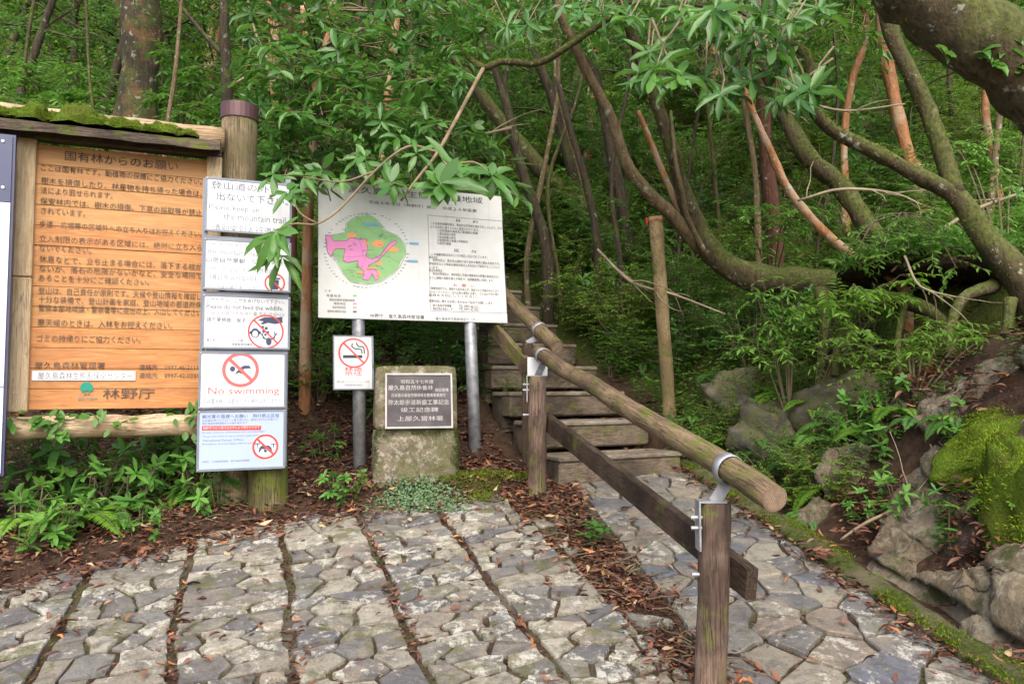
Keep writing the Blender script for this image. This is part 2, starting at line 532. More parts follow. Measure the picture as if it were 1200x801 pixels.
M['brown_cap'] = plain('brown_metal_cap', (.10, .045, .045), .45, .2, var=.1)
M['black_steel'] = plain('dark_steel', (.03, .03, .035), .5, .6)
M['ribbon'] = plain('red_ribbon', (.5, .02, .03), .7)

def stone_mat(name, cols, lich=.5, moss=.35, rough=.62, lc=(.50, .48, .41)):
    m, nt, p = mat(name)
    v = coords(nt)
    oi = nt.nodes.new('ShaderNodeObjectInfo')
    n = len(cols)
    c = ramp(nt, oi.outputs['Random'], [(i / n, c_) for i, c_ in enumerate(cols)], 'CONSTANT')
    f = noise(nt, v, 13, 9, .74, .2)
    c = mixc(nt, ramp(nt, f, [(.38, .75), (.52, .0)]), c, (.085, .075, .068))
    f2 = noise(nt, v, 5, 5, .6, .3)
    c = mixc(nt, ramp(nt, f2, [(.5, .0), (.7, .6)]), c, (.30, .24, .17))
    oi2 = math_(nt, 'MULTIPLY', oi.outputs['Random'], 7.31)
    fr = math_(nt, 'FRACT', oi2)
    w = math_(nt, 'ADD', noise(nt, v, 17, 9, .78, .25), math_(nt, 'MULTIPLY', fr, .12))
    c = mixc(nt, ramp(nt, w, [(.655 - lich * .1, 0.0), (.71 - lich * .1, .8)]), c, lc)
    g = noise(nt, v, 8, 6, .7)
    c = mixc(nt, ramp(nt, g, [(.64 - moss * .12, 0.0), (.72 - moss * .12, .75)]), c, (.10, .10, .035))
    sp = noise(nt, v, 110, 2, .5)
    c = mixc(nt, ramp(nt, sp, [(.33, .45), (.45, .0)]), c, (.05, .045, .04))
    nt.links.new(c, p.inputs['Base Color'])
    p.inputs['Roughness'].default_value = rough; p.inputs['Specular IOR Level'].default_value = .35
    bump(nt, p, math_(nt, 'ADD', f, math_(nt, 'MULTIPLY', w, .6)), .9, .016)
    return m
M['stone'] = stone_mat('paving_stone', [(.19, .175, .145), (.245, .22, .175), (.135, .125, .115), (.29, .265, .21), (.155, .145, .135), (.32, .295, .235), (.115, .11, .112), (.22, .195, .155), (.17, .165, .15)], .48, .8)
M['slate'] = stone_mat('path_slate', [(.155, .145, .135), (.22, .195, .155), (.13, .125, .125), (.20, .165, .135), (.185, .175, .15), (.125, .13, .15), (.25, .23, .185)], .15, .5, .5)
def rock_mat():
    m, nt, p = mat('bank_rock')
    v = coords(nt)
    f = noise(nt, v, 5, 10, .72, .3)
    c = ramp(nt, f, [(.28, (.075, .056, .036)), (.42, (.235, .18, .115)), (.56, (.36, .29, .195)), (.7, (.46, .41, .31))])
    st = noise(nt, coords(nt, (6, 6, .9)), 2.2, 6, .7)
    c = mixc(nt, ramp(nt, st, [(.5, 0.0), (.66, .75)]), c, (.07, .06, .045))
    w = noise(nt, v, 22, 9, .8)
    c = mixc(nt, ramp(nt, w, [(.52, 0.0), (.60, .8)]), c, (.42, .39, .32))
    vo = nt.nodes.new('ShaderNodeTexVoronoi'); vo.feature = 'DISTANCE_TO_EDGE'; vo.inputs['Scale'].default_value = 2.6
    dv = nt.nodes.new('ShaderNodeMixRGB'); dv.inputs[0].default_value = .3
    nt.links.new(v, dv.inputs[1]); 
    nz = nt.nodes.new('ShaderNodeTexNoise'); nz.inputs['Scale'].default_value = 5; nt.links.new(v, nz.inputs['Vector']); nt.links.new(nz.outputs['Color'], dv.inputs[2])
    nt.links.new(dv.outputs[0], vo.inputs['Vector'])
    cr = math_(nt, 'MULTIPLY', ramp(nt, vo.outputs['Distance'], [(.0, 1.0), (.014, 0.0)]), ramp(nt, noise(nt, v, 3.1, 3), [(.48, 0.0), (.58, .8)]))
    c = mixc(nt, cr, c, (.025, .018, .012))
    g = noise(nt, v, 6, 6, .7)
    c = mixc(nt, ramp(nt, g, [(.53, 0.0), (.64, .85)]), c, (.07, .085, .02))
    nt.links.new(c, p.inputs['Base Color']); p.inputs['Roughness'].default_value = .85; p.inputs['Specular IOR Level'].default_value = .25
    fine = noise(nt, v, 70, 5, .75)
    h = math_(nt, 'SUBTRACT', math_(nt, 'ADD', math_(nt, 'ADD', f, math_(nt, 'MULTIPLY', w, .6)), math_(nt, 'MULTIPLY', fine, .25)), math_(nt, 'MULTIPLY', cr, .6))
    bump(nt, p, h, 1.0, .07)
    return m
M['rock'] = rock_mat()
M['rock_moss'] = stone_mat('mossy_bank_rock', [(.085, .075, .05), (.07, .065, .045)], .3, 1.6, .9, (.16, .17, .10))
M['concrete'] = stone_mat('old_concrete', [(.175, .145, .092)], .5, 1.6, .9, (.40, .365, .29))

def ground_mat(name, kind):
    m, nt, p = mat(name)
    v = coords(nt, (1, 1, 1), False)
    soil = ramp(nt, noise(nt, v, 18, 7, .7), [(.3, (.025, .016, .01)), (.7, (.105, .06, .038))])
    mosscol = ramp(nt, noise(nt, v, 55, 4, .7), [(.3, (.025, .035, .008)), (.7, (.10, .125, .022))])
    if kind == 'bed':
        k = noise(nt, v, 3.5, 5, .65)
        c = mixc(nt, ramp(nt, k, [(.46, 0.0), (.60, .8)]), soil, ramp(nt, noise(nt, v, 40, 4), [(.3, (.05, .06, .02)), (.7, (.15, .15, .07))]))
        c = mixc(nt, ramp(nt, noise(nt, v, 2.0, 4), [(.50, 0.0), (.66, .6)]), c, (.20, .18, .14))
    elif kind == 'kerb':
        k = noise(nt, v, 5, 6, .7)
        c = mixc(nt, ramp(nt, k, [(.42, 0.0), (.62, .9)]), mosscol, (.17, .14, .09))
    else:
        rock = ramp(nt, noise(nt, v, 5, 9, .7, .5), [(.3, (.09, .08, .06)), (.7, (.30, .27, .21))])
        a = nt.nodes.new('ShaderNodeAttribute'); a.attribute_name = 'rock'
        b = nt.nodes.new('ShaderNodeAttribute'); b.attribute_name = 'moss'
        k = noise(nt, v, 3, 6, .7)
        c = mixc(nt, ramp(nt, math_(nt, 'ADD', math_(nt, 'MULTIPLY', a.outputs['Fac'], .5), math_(nt, 'MULTIPLY', k, .6)), [(.55, 0.0), (.68, 1.0)]), soil, rock)
        k2 = noise(nt, v, 4.3, 6, .7)
        c = mixc(nt, ramp(nt, math_(nt, 'ADD', math_(nt, 'MULTIPLY', b.outputs['Fac'], .5), math_(nt, 'MULTIPLY', k2, .6)), [(.52, 0.0), (.66, 1.0)]), c, mosscol)
    nt.links.new(c, p.inputs['Base Color'])
    p.inputs['Roughness'].default_value = .9; p.inputs['Specular IOR Level'].default_value = .2
    bump(nt, p, noise(nt, v, 30, 8, .75), 1.0, .03)
    return m
M['soil'] = ground_mat('forest_floor', 'soil')
M['bed'] = ground_mat('mortar_bed', 'bed')
M['kerb'] = ground_mat('mossy_kerb', 'kerb')
def moss_mat():
    m, nt, p = mat('cushion_moss')
    v = coords(nt)
    f = noise(nt, v, 90, 5, .7); g = noise(nt, v, 7, 4)
    c = ramp(nt, f, [(.25, (.03, .045, .005)), (.5, (.095, .15, .014)), (.75, (.19, .27, .028))])
    c = mixc(nt, ramp(nt, g, [(.5, 0.0), (.68, .7)]), c, (.10, .09, .02))
    nt.links.new(c, p.inputs['Base Color']); p.inputs['Roughness'].default_value = .95; p.inputs['Specular IOR Level'].default_value = .1
    bump(nt, p, f, 1.0, .02)
    return m
M['moss'] = moss_mat()

# ================================================================== SETTING
def build_terrain():
    xs = np.concatenate([np.linspace(-60, -7, 54)[:-1], np.linspace(-7, -3.4, 37)[:-1], np.linspace(-3.4, 4.6, 178)[:-1], np.linspace(4.6, 8, 30)[:-1], np.linspace(8, 60, 50)])
    ys = np.concatenate([np.linspace(-12, 1.6, 30)[:-1], np.linspace(1.6, 7.4, 130)[:-1], np.linspace(7.4, 14, 66)[:-1], np.linspace(14, 80, 80)])
    X, Y = np.meshgrid(xs, ys)
    Z = H(X, Y)
    pm = in_poly(X, Y, LEFT_POLY) | in_poly(X, Y, PATH_POLY)
    Z = np.where(pm, pave_h(Y) - .035, Z)
    lat = (X - .72) * .917 + (Y - 5.0) * .40
    Z = np.where((np.abs(lat) < .5) & (Y > 5.0) & (Y < 9.5), Z - .13, Z)
    u = X - kerb_x(Y) - .14
    rock = smooth(.1, .3, u) * (1 - smooth(.6, 1.1, u)) * (1 - smooth(3.4, 4.0, Y)) * .5
    moss = np.maximum(smooth(.0, .3, u) * smooth(3.9, 4.6, Y) * (1 - smooth(7, 9, Y)) * .75,
                      smooth(.5, .9, u) * (1 - smooth(3.0, 3.6, Y)) * .6)
    moss = np.maximum(moss, .8 * smooth(5.6, 7, Y))
    strip = (~pm) & (X > -.1) & (u < -.9) & (Y < 4.7)
    moss = np.maximum(moss, np.where(strip, .25, 0))
    V = np.stack([X, Y, Z], -1).reshape(-1, 3)
    ny, nx = X.shape
    i = (np.arange(ny - 1)[:, None] * nx + np.arange(nx - 1)[None]).ravel()
    F = np.stack([i, i + 1, i + nx + 1, i + nx], 1)
    o = mesh_np('hillside', V, F, M['soil'], smooth_=True)
    for nm, arr in (('rock', rock), ('moss', moss)):
        a = o.data.attributes.new(nm, 'FLOAT', 'POINT'); a.data.foreach_set('value', arr.ravel().astype(np.float32))
    meta(o, kind='structure', label='brown leaf-strewn forest slope rising behind the signs')
    return o
build_terrain()

def poly_bed(name, poly, label):
    mb = MB()
    n = len(poly)
    top = [(x, y, SLOPE * y - .004) for x, y in poly]; bot = [(x, y, SLOPE * y - .12) for x, y in poly]
    mb.add(top + bot, [tuple(range(n))] + [(k, k + n, (k + 1) % n + n, (k + 1) % n) for k in range(n)])
    o = mb.build(name, M['bed'])
    return meta(o, label, None, None, 'structure')

left_cw = LEFT_POLY if True else None
paving = poly_bed('stone_paving', list(reversed(LEFT_POLY)), 'rough stone paving in the foreground with leaf-filled joints')
path = poly_bed('stone_path', list(reversed(PATH_POLY)), 'crazy-paved slate path leading to the wooden steps')
for pv in (paving, path):
    pv.data.polygons[0].use_smooth = False

def clip_half(poly, p, q):
    """keep the part of poly nearer to p than q"""
    mx, my = (p[0] + q[0]) / 2, (p[1] + q[1]) / 2
    nx, ny = q[0] - p[0], q[1] - p[1]
    out = []
    for i in range(len(poly)):
        a, b = poly[i], poly[(i + 1) % len(poly)]
        da = (a[0] - mx) * nx + (a[1] - my) * ny; db = (b[0] - mx) * nx + (b[1] - my) * ny
        if da <= 0: out.append(a)
        if (da < 0 < db) or (db < 0 < da):
            t = da / (da - db); out.append((a[0] + (b[0] - a[0]) * t, a[1] + (b[1] - a[1]) * t))
    return out

def darts(x0, x1, y0, y1, rmin, rmax, tries, aniso=1.0):
    pts = []
    for _ in range(tries):
        r = rmin + (rmax - rmin) * random.random() ** 1.6
        p = (random.uniform(x0, x1), random.uniform(y0, y1), r)
        if all(((p[0] - q[0]) / aniso) ** 2 + (p[1] - q[1]) ** 2 > (.5 * (r + q[2])) ** 2 for q in pts): pts.append(p)
    return pts

def cells(pts, rect):
    out = []
    for i, p in enumerate(pts):
        poly = rect
        for j, q in sorted(((j, q) for j, q in enumerate(pts) if j != i), key=lambda t: (t[1][0] - p[0]) ** 2 + (t[1][1] - p[1]) ** 2)[:26]:
            poly = clip_half(poly, p, q)
            if len(poly) < 3: break
        if len(poly) >= 3: out.append(poly)
    return out

def stone_mesh(poly, gap, thick, rough=.010):
    """poly: world xy outline. returns centroid, MB in local coordinates"""
    A = 0; cx = cy = 0
    n = len(poly)
    for i in range(n):
        a, b = poly[i], poly[(i + 1) % n]; c = a[0] * b[1] - b[0] * a[1]
        A += c; cx += (a[0] + b[0]) * c; cy += (a[1] + b[1]) * c
    if abs(A) < 1e-6: return None
    cx /= 3 * A; cy /= 3 * A
    if A < 0: poly = poly[::-1]
    pts = []
    for i in range(n):
        a, b = poly[i], poly[(i + 1) % n]
        L = math.hypot(b[0] - a[0], b[1] - a[1])
        if L < .012: continue
        k = 1 if L < .05 else 2 if L < .16 else 3
        ph = random.uniform(-.12, .12)
        for s in range(k):
            t = s / k + (ph / k if s else 0)
            j = rough if s else rough * .3
            pts.append((a[0] + (b[0] - a[0]) * t + random.uniform(-j, j), a[1] + (b[1] - a[1]) * t + random.uniform(-j, j)))
    if len(pts) < 4: return None
    m = len(pts)
    def inset(P, d):
        out = []
        for x, y in P:
            r = math.hypot(x - cx, y - cy); k = max(.2, 1 - d / max(r, 1e-4)); out.append((cx + (x - cx) * k, cy + (y - cy) * k))
        return out
    o1 = inset(pts, gap); o2 = inset(pts, gap + .004); o3 = inset(pts, gap + .032)
    tx, ty = random.uniform(-.05, .05), random.uniform(-.05, .05)
    z0 = SLOPE * cy
    def zz(x, y, h): return SLOPE * y - z0 + h + tx * (x - cx) + ty * (y - cy)
    vs = [(x - cx, y - cy, SLOPE * y - z0 - .02) for x, y in o1]
    vs += [(x - cx, y - cy, zz(x, y, thick * .6 + random.uniform(-.003, .002))) for x, y in o1]
    vs += [(x - cx, y - cy, zz(x, y, thick + random.uniform(-.002, .002))) for x, y in o2]
    vs += [(x - cx, y - cy, zz(x, y, thick + random.uniform(-.001, .003))) for x, y in o3]
    vs.append((0, 0, thick + random.uniform(-.001, .003)))
    fs = []
    for r in range(3):
        for k in range(m):
            a = r * m + k; b = r * m + (k + 1) % m
            fs.append((a, b, b + m, a + m))
    for k in range(m): fs.append((3 * m + k, 3 * m + (k + 1) % m, 4 * m))
    mb = MB(); mb.add(vs, fs)
    return (cx, cy, z0), mb, abs(A) / 2

def shrink_clip(poly, zone):
    return sum(in_poly(np.array([p[0] for p in poly]), np.array([p[1] for p in poly]), zone)) >= max(2, .6 * len(poly))

# the paving is laid in strips that run square to the signs
nv = np.array([.940, .342]); ev = np.array([-.342, .940])
stones = []
for k in range(-9, 5):
    a, b = .185 + .437 * k, .185 + .437 * (k + 1)
    wob = random.uniform(-.012, .012)
    AN = random.uniform(1.25, 1.75)
    pts = darts(a + .02, b - .02, 1.9 * AN, 5.4 * AN, .085, .33, 2600)
    rect = [(a + .009 + wob, 1.9), (b - .009 + wob, 1.9), (b - .009 - wob, 5.4), (a + .009 - wob, 5.4)]
    rect = [(x, y * AN) for x, y in rect]
    sk = random.uniform(-.25, .25)
    # cross joints cut every strip into panels
    cuts_ = [1.9]
    while cuts_[-1] < 5.3: cuts_.append(cuts_[-1] + random.uniform(.40, .56))
    cs_ = []
    for w0, w1 in zip(cuts_[:-1], cuts_[1:]):
        sub_ = [p for p in pts if w0 * AN < p[1] < w1 * AN]
        if len(sub_) < 2: continue
        tl_ = random.uniform(-.02, .02)
        cs_ += cells(sub_, [(a + .009 + wob, (w0 + .006 - tl_) * AN), (b - .009 + wob, (w0 + .006 + tl_) * AN), (b - .009 - wob, (w1 - .006 + tl_ * .5) * AN), (a + .009 - wob, (w1 - .006 - tl_ * .5) * AN)])
    for c in cs_:
        c = [(p[0], p[1] / AN) for p in c]
        w = [(p[0] * nv[0] + p[1] * ev[0], p[0] * nv[1] + p[1] * ev[1]) for p in c]
        w = [(x + .05 * float(fbm(np.array(x * 1.7), np.array(y * 1.7), 41, 3)), y + .05 * float(fbm(np.array(x * 1.7 + 9), np.array(y * 1.7), 43, 3))) for x, y in w]
        if shrink_clip(w, LEFT_POLY): stones.append(w)
stones = [(s, sum(p[1] for p in s) / len(s), sum(p[0] for p in s) / len(s)) for s in stones]
stones = [s for s in stones if s[1] > 2.25 and s[2] > -.76 * s[1] - .25]
built = [t for t in (stone_mesh(s[0], random.uniform(.007, .014), random.uniform(.008, .014)) for s in stones) if t]
built.sort(key=lambda t: -t[2] / t[0][1] ** 2)
rest = MB()
for i, (loc, mb, ar) in enumerate(built):
    if i < 300: mb.build('paving_stone', M['stone'], paving, False, loc)
    else: rest.add([(x + loc[0], y + loc[1], z + loc[2]) for x, y, z in mb.v], mb.f)
if rest.v: meta(rest.build('small_paving_stones', M['stone'], paving, True), kind='stuff')

pts = darts(.3, 1.85, 2.0, 5.2, .085, .33, 3200, 1.25)
for c in cells(pts, [(.3, 2.0), (1.9, 2.0), (1.9, 5.2), (.3, 5.2)]):
    for (ax, ay), (bx, by) in zip(PATH_POLY, PATH_POLY[1:] + PATH_POLY[:1]):
        # keep the inside of every edge of the (convex) path outline
        nx_, ny_ = (by - ay), -(bx - ax); cxm = (.98 - ax) * nx_ + (3.6 - ay) * ny_; sg_ = 1 if cxm > 0 else -1
        out = []
        for i in range(len(c)):
            p, q = c[i], c[(i + 1) % len(c)]
            dp = sg_ * ((p[0] - ax) * nx_ + (p[1] - ay) * ny_); dq_ = sg_ * ((q[0] - ax) * nx_ + (q[1] - ay) * ny_)
            if dp >= 0: out.append(p)
            if dp * dq_ < 0: t = dp / (dp - dq_); out.append((p[0] + (q[0] - p[0]) * t, p[1] + (q[1] - p[1]) * t))
        c = out
        if len(c) < 3: break
    if len(c) >= 3:
        yy = sum(p[1] for p in c) / len(c)
        if yy < 2.2: continue
        t = stone_mesh(c, random.uniform(.007, .013), random.uniform(.008, .014), .009)
        if t and t[2] > .0025: t[1].build('path_slab', M['slate'], path, False, t[0])

# mossy kerb along the right edge of the path
def build_kerb():
    mb = MB(); vs = []; fs = []
    ys = np.arange(1.6, 5.24, .06)
    for y in ys:
        x = float(kerb_x(y)); j = lambda s: s * (random.random() - .5)
        z = SLOPE * y
        prof = [(x - .005, z - .1), (x + j(.012), z + .018 + j(.008)), (x + .02 + j(.01), z + .042 + j(.01)), (x + .07, z + .052 + j(.012)), (x + .115 + j(.012), z + .045 + j(.01)), (x + .135 + j(.02), z + .0), (x + .15, z - .22)]
        vs += [(px_, y, pz_) for px_, pz_ in prof]
    for i in range(len(ys) - 1):
        for k in range(6):
            a = i * 7 + k; fs.append((a, a + 7, a + 8, a + 1))
    fs.append(tuple(range(7))); fs.append(tuple(reversed(range((len(ys) - 1) * 7, len(ys) * 7))))
    mb.add(vs, fs)
    meta(mb.build('kerb', M['kerb'], None, True), 'moss-covered stone kerb along the right side of the path', None, None, 'structure')
build_kerb()

# ================================================================== SIGN HELPERS
class Plane:
    """a sign's local frame: x to the right along the sign, y into it, z up"""
    def __init__(self, O, yaw, tilt=0.0):
        self.O = Vector(O); self.yaw = R(yaw); self.tilt = R(tilt)
        self.m = Matrix.Rotation(self.yaw, 3, 'Z') @ Matrix.Rotation(self.tilt, 3, 'X')
        self.mi = self.m.transposed()
    def loc(self, px, py, off=0.0):
        n = self.m @ Vector((0, -1, 0)); P0 = self.O + n * off
        d = ray(px, py)
        t = (P0 - CAM).dot(n) / d.dot(n)
        return self.mi @ (CAM + d * t - self.O)
    def thing(self, name, label, cat, group=None):
        o = thing(name, label, cat, self.O, 0, group)
        o.rotation_euler = (self.tilt, 0, self.yaw)
        return o

_tc = {}
def text_geo(body):
    if body not in _tc:
        c = bpy.data.curves.new('t', 'FONT'); c.body = body; c.resolution_u = 2
        o = bpy.data.objects.new('t', c)
        m = bpy.data.meshes.new_from_object(o)
        v = np.array([x.co[:] for x in m.vertices]) if len(m.vertices) else np.zeros((0, 3))
        f = [tuple(p.vertices) for p in m.polygons]
        bpy.data.objects.remove(o); bpy.data.curves.remove(c); bpy.data.meshes.remove(m)
        _tc[body] = (v, f)
    return _tc[body]

def put_text(mb, P, off, body, pxl, pxr, py, pxh):
    """one line of print: left and right end in x, middle height py at the left end"""
    v, f = text_geo(body)
    if not len(v): return
    mb.cuts = getattr(mb, 'cuts', []) + [(len(mb.v), len(mb.f))]
    a = P.loc(pxl, py, off)
    # right end on the same level
    b = P.loc(pxr, py, off)
    w = b.x - a.x
    depth = (P.O + P.m @ a).y
    h = pxh * depth / FPX
    x0, x1 = v[:, 0].min(), v[:, 0].max()
    y0, y1 = v[:, 1].min(), v[:, 1].max()
    X = a.x + (v[:, 0] - x0) / max(x1 - x0, 1e-6) * w
    Z = a.z + ((v[:, 1] - y0) / max(y1 - y0, 1e-6) - .5) * h
    mb.add([(x, -off, z) for x, z in zip(X, Z)], f)

def flat(mb, P, off, pixels, solid=0.0):
    q = [P.loc(px, py, off) for px, py in pixels]
    mb.add([(p.x, -off, p.z) for p in q], [tuple(range(len(q)))])

def pts_ell(cx, cy, rx, ry, n=20, a0=0, a1=2 * math.pi):
    return [(cx + rx * math.cos(a0 + (a1 - a0) * k / n), cy + ry * math.sin(a0 + (a1 - a0) * k / n)) for k in range(n)]

def ring_flat(mb, P, off, cx, cy, r, th, n=36):
    c = P.loc(cx, cy, off); depth = (P.O + P.m @ c).y
    ro = r * depth / FPX; ri = (r - th) * depth / FPX
    vs = []; fs = []
    for k in range(n):
        a = 2 * math.pi * k / n
        vs += [(c.x + ro * math.cos(a), -off, c.z + ro * math.sin(a)), (c.x + ri * math.cos(a), -off, c.z + ri * math.sin(a))]
        b = (k + 1) % n
        fs.append((2 * k, 2 * b, 2 * b + 1, 2 * k + 1))
    mb.add(vs, fs)
    # the bar runs from upper left to lower right
    hw = th * depth / FPX * .5; s = .7071; e = ri + hw * .6
    mb.add([(c.x - s * e - s * hw, -off - .0003, c.z + s * e - s * hw), (c.x - s * e + s * hw, -off - .0003, c.z + s * e + s * hw),
            (c.x + s * e + s * hw, -off - .0003, c.z - s * e + s * hw), (c.x + s * e - s * hw, -off - .0003, c.z - s * e - s * hw)], [(0, 1, 2, 3)])

def rect_panel(P, px0, py0, px1, py1, off, thick):
    """box panel whose front lies at off: spans the pixel rect measured at its left-top and right-bottom"""
    a = P.loc(px0, py0, off); b = P.loc(px1, py1, off)
    return MB().box(a.x, b.x, -off, -off + thick, b.z, a.z)

# ================================================================== WOODEN NOTICE BOARD
YW = 21.0
PB = Plane((-1.70, 4.22, float(H(-1.7, 4.22)) - .02), YW)
board = PB.thing('notice_board', 'large wooden notice board of orange planks under a mossy roof, headed in Japanese', 'notice board')
a = PB.loc(40, 168); b = PB.loc(243, 480)
zt, zb = a.z, PB.loc(40, 480).z
npl = 13
for k in range(npl):
    z1 = zt - (zt - zb) * k / npl; z0 = zt - (zt - zb) * (k + 1) / npl
    j = random.uniform(-.002, .002)
    MB().box(a.x - .01, b.x + .02, j, .03 + j, z0 + .0012, z1 - .0012, .0018).build('plank', M['plank'], board)
# frame
l0 = PB.loc(17, 300).x; l1 = PB.loc(40, 300).x; zmid = PB.loc(28, 325).z
MB().box(l0, l1 - .002, -.035, .05, zmid + .002, zt + .02, .006).build('frame_batten', M['pale_wood'], board)
MB().box(l0, l1 - .002, -.034, .05, zb - .01, zmid - .002, .006).build('frame_batten', M['pale_wood'], board)
r0 = PB.loc(240, 300).x; r1 = PB.loc(258, 300).x
MB().box(r0 + .002, r1, -.033, .05, zb - .01, zt + .02, .006).build('frame_batten', M['pale_wood'], board)
MB().box(l0 - .9, r1 - .004, -.028, .06, zt + .023, zt + .11, .006).build('top_beam', M['roof_wood'], board)
MB().box(l0 - .9, l0 - .075, -.005, .045, zb + .0, zt + .02, .006).build('side_panel', M['plank'], board)
# log sill
lg = MB(); n = 26
zs = PB.loc(28, 501).z
lg.tube([(l0 - .9 + (r1 - l0 + .9) * k / n, -.02 + .004 * math.sin(k), zs + .004 * math.cos(k * 1.7)) for k in range(n + 1)], [.062 + .003 * math.sin(k * 2.1) for k in range(n + 1)], 14)
lg.build('sill_log', M['pale_log'], board, True)
# roof: sloping slab, thick ridge log
e = PB.loc(257, 177, .16)
ze = e.z; xr = PB.loc(258, 170, .16).x; xl = l0 - .95
rf = MB()
N_ = 24
for k in range(N_):
    pass
prof = [(-.17, ze), (-.17, ze + .05), (.06, ze + .125), (.06, ze + .07)]
vs = []; fs = []
for i in range(N_ + 1):
    x = xl + (xr - xl) * i / N_
    vs += [(x, y + random.uniform(-.004, .004), z + random.uniform(-.004, .004)) for y, z in prof]
for i in range(N_):
    for k in range(4):
        p = i * 4 + k; q = i * 4 + (k + 1) % 4
        fs.append((p, p + 4, q + 4, q))
fs += [(0, 1, 2, 3), tuple(N_ * 4 + k for k in (3, 2, 1, 0))]
rf.add(vs, fs).build('roof_slab', M['roof_wood'], board)
rl = MB()
rl.tube([(xl + (xr + .02 - xl) * k / n, .05, ze + .125 + .003 * math.sin(k * 1.3)) for k in range(n + 1)], .075, 14)
rl.build('ridge_log', M['pale_log'], board, True)
# posts of the board
def log_post(P, px_top, py_top, px_b, py_b, depth_off, rad, m, name, parent, sides=16, cap=None):
    t = P.loc(px_top, py_top, -depth_off); b = P.loc(px_b, py_b, -depth_off)
    n = 10
    pts = [(b.x + (t.x - b.x) * k / n, depth_off, b.z - .1 + (t.z - b.z + .1) * k / n) for k in range(n + 1)]
    mb = MB().tube(pts, [rad * (1.03 - .03 * k / n + .012 * math.sin(k * 2.3)) for k in range(n + 1)], sides, bumpy=.02)
    o = mb.build(name, m, parent, True)
    if cap:
        MB().tube([(t.x, depth_off, t.z - .085), (t.x, depth_off, t.z + .004), (t.x, depth_off, t.z + .008)], [rad + .006, rad + .006, rad - .01], 24).build('metal_cap', cap, o)
    return o
log_post(PB, 281, 126, 272, 600, .10, .104, M['old_log'], 'post', board, cap=M['brown_cap'])
pl = Vector((l0 - .45, .12, 0)); 
MB().tube([(l0 - .55, .14, -.35), (l0 - .55, .14, zt + .3)], .1, 14).build('post', M['old_log'], board, True)
# lettering
L = MB()
off = .0035
for args in [
    ('国有林からのお願い', 76, 209, 182, 11.5),
    ('ここは国有林です。動植物の保護にご協力ください。', 48, 237, 196, 8),
    ('樹木を損傷したり、林産物を持ち帰った場合は、', 48, 237, 211, 8.2), ('法により罰せられます。', 47.5, 132, 222.5, 8),
    ('保安林内では、樹木の損傷、下草の採取等が禁止', 47, 237, 235, 8.2), ('されています。', 48, 100, 246.5, 8),
    ('歩道、広場等の区域外への立ち入りはお控えください。', 46, 237, 262, 8.4),
    ('立入制限の表示がある区域には、絶対に立ち入ら', 46, 237, 279, 8.4), ('ないでください。', 46, 107, 290, 8),
    ('休息などで、立ち止まる場合には、落下する枝が', 46, 237, 303, 8.6), ('ないか、落石の危険がないかなど、安全な場所で', 46, 237, 314, 8.4), ('あることを十分にご確認ください。', 45, 175, 325, 8.4),
    ('登山は、自己責任が原則です。天候や登山情報を確認し', 45, 236, 340, 8.6), ('十分な装備で、登山計画を家庭、登山地域の都道府県', 45, 236, 350.5, 8.4), ('警察本部地域課・警察署等に提出の上、入山してください', 45, 236, 360.5, 8.4),
    ('悪天候のときは、入林をお控えください。', 44, 202, 377.5, 8.8),
    ('ゴミの持帰りにご協力ください。', 43, 165, 396, 8.8),
    ('屋久島森林管理署', 40.5, 123, 428, 8.5), ('連絡先　0997-46-2111', 163, 232, 430, 6.6), ('連絡先　0997-42-0331', 163, 232, 439.5, 6.6),
    ('林野庁', 120.5, 181, 461, 12.5)]:
    put_text(L, PB, off, *args)
L.build('lettering', M['ink_brown'], board)
sp = MB(); q0 = PB.loc(37.5, 434, .006); q1 = PB.loc(158.5, 445.5, .006)
sp.box(q0.x, q1.x, -.006, -.0045, q1.z, q0.z); strip = sp.build('white_strip', M['white'], board)
L = MB(); put_text(L, PB, .0065, '屋久島森林生態系保全センター', 44.5, 155, 440, 9); L.build('lettering', M['ink_faded'], strip)
lo = MB()
flat(lo, PB, off, [(94, 457), (93.7, 454), (95, 450.5), (98, 448), (101.6, 447.3), (105, 448), (108, 450.5), (109.4, 454), (109, 457), (106, 459), (102, 457.5), (97, 459)])
flat(lo, PB, off, pts_ell(99.6, 461, 1.5, 1.3, 8)); flat(lo, PB, off, pts_ell(103.6, 461, 1.5, 1.3, 8))
lo.build('tree_logo', M['logo_green'], board)
L = MB(); put_text(L, PB, off, '国民の森林', 91, 114, 467, 4); L.build('lettering', M['ink_faded'], board)

def lumpy(mb, c, rx, ry, rz, seed, rough=.25, nu=14, nv_=9, half=True):
    vs = []; fs = []
    for i in range(nv_ + 1):
        ph = (math.pi / 2 if half else math.pi) * i / nv_ 
        for k in range(nu):
            th = 2 * math.pi * k / nu
            d = (math.sin(ph) * math.cos(th), math.sin(ph) * math.sin(th), math.cos(ph))
            nse = 1 + rough * float(fbm(np.array(d[0] * 2.1 + seed * 3.7 + d[2]), np.array(d[1] * 2.1 + d[2] * 1.7), seed, 4))
            vs.append((c[0] + d[0] * rx * nse, c[1] + d[1] * ry * nse, c[2] + d[2] * rz * nse))
    for i in range(nv_):
        for k in range(nu):
            a = i * nu + k; b = i * nu + (k + 1) % nu
            fs.append((a, a + nu, b + nu, b))
    return mb.add(vs, fs)

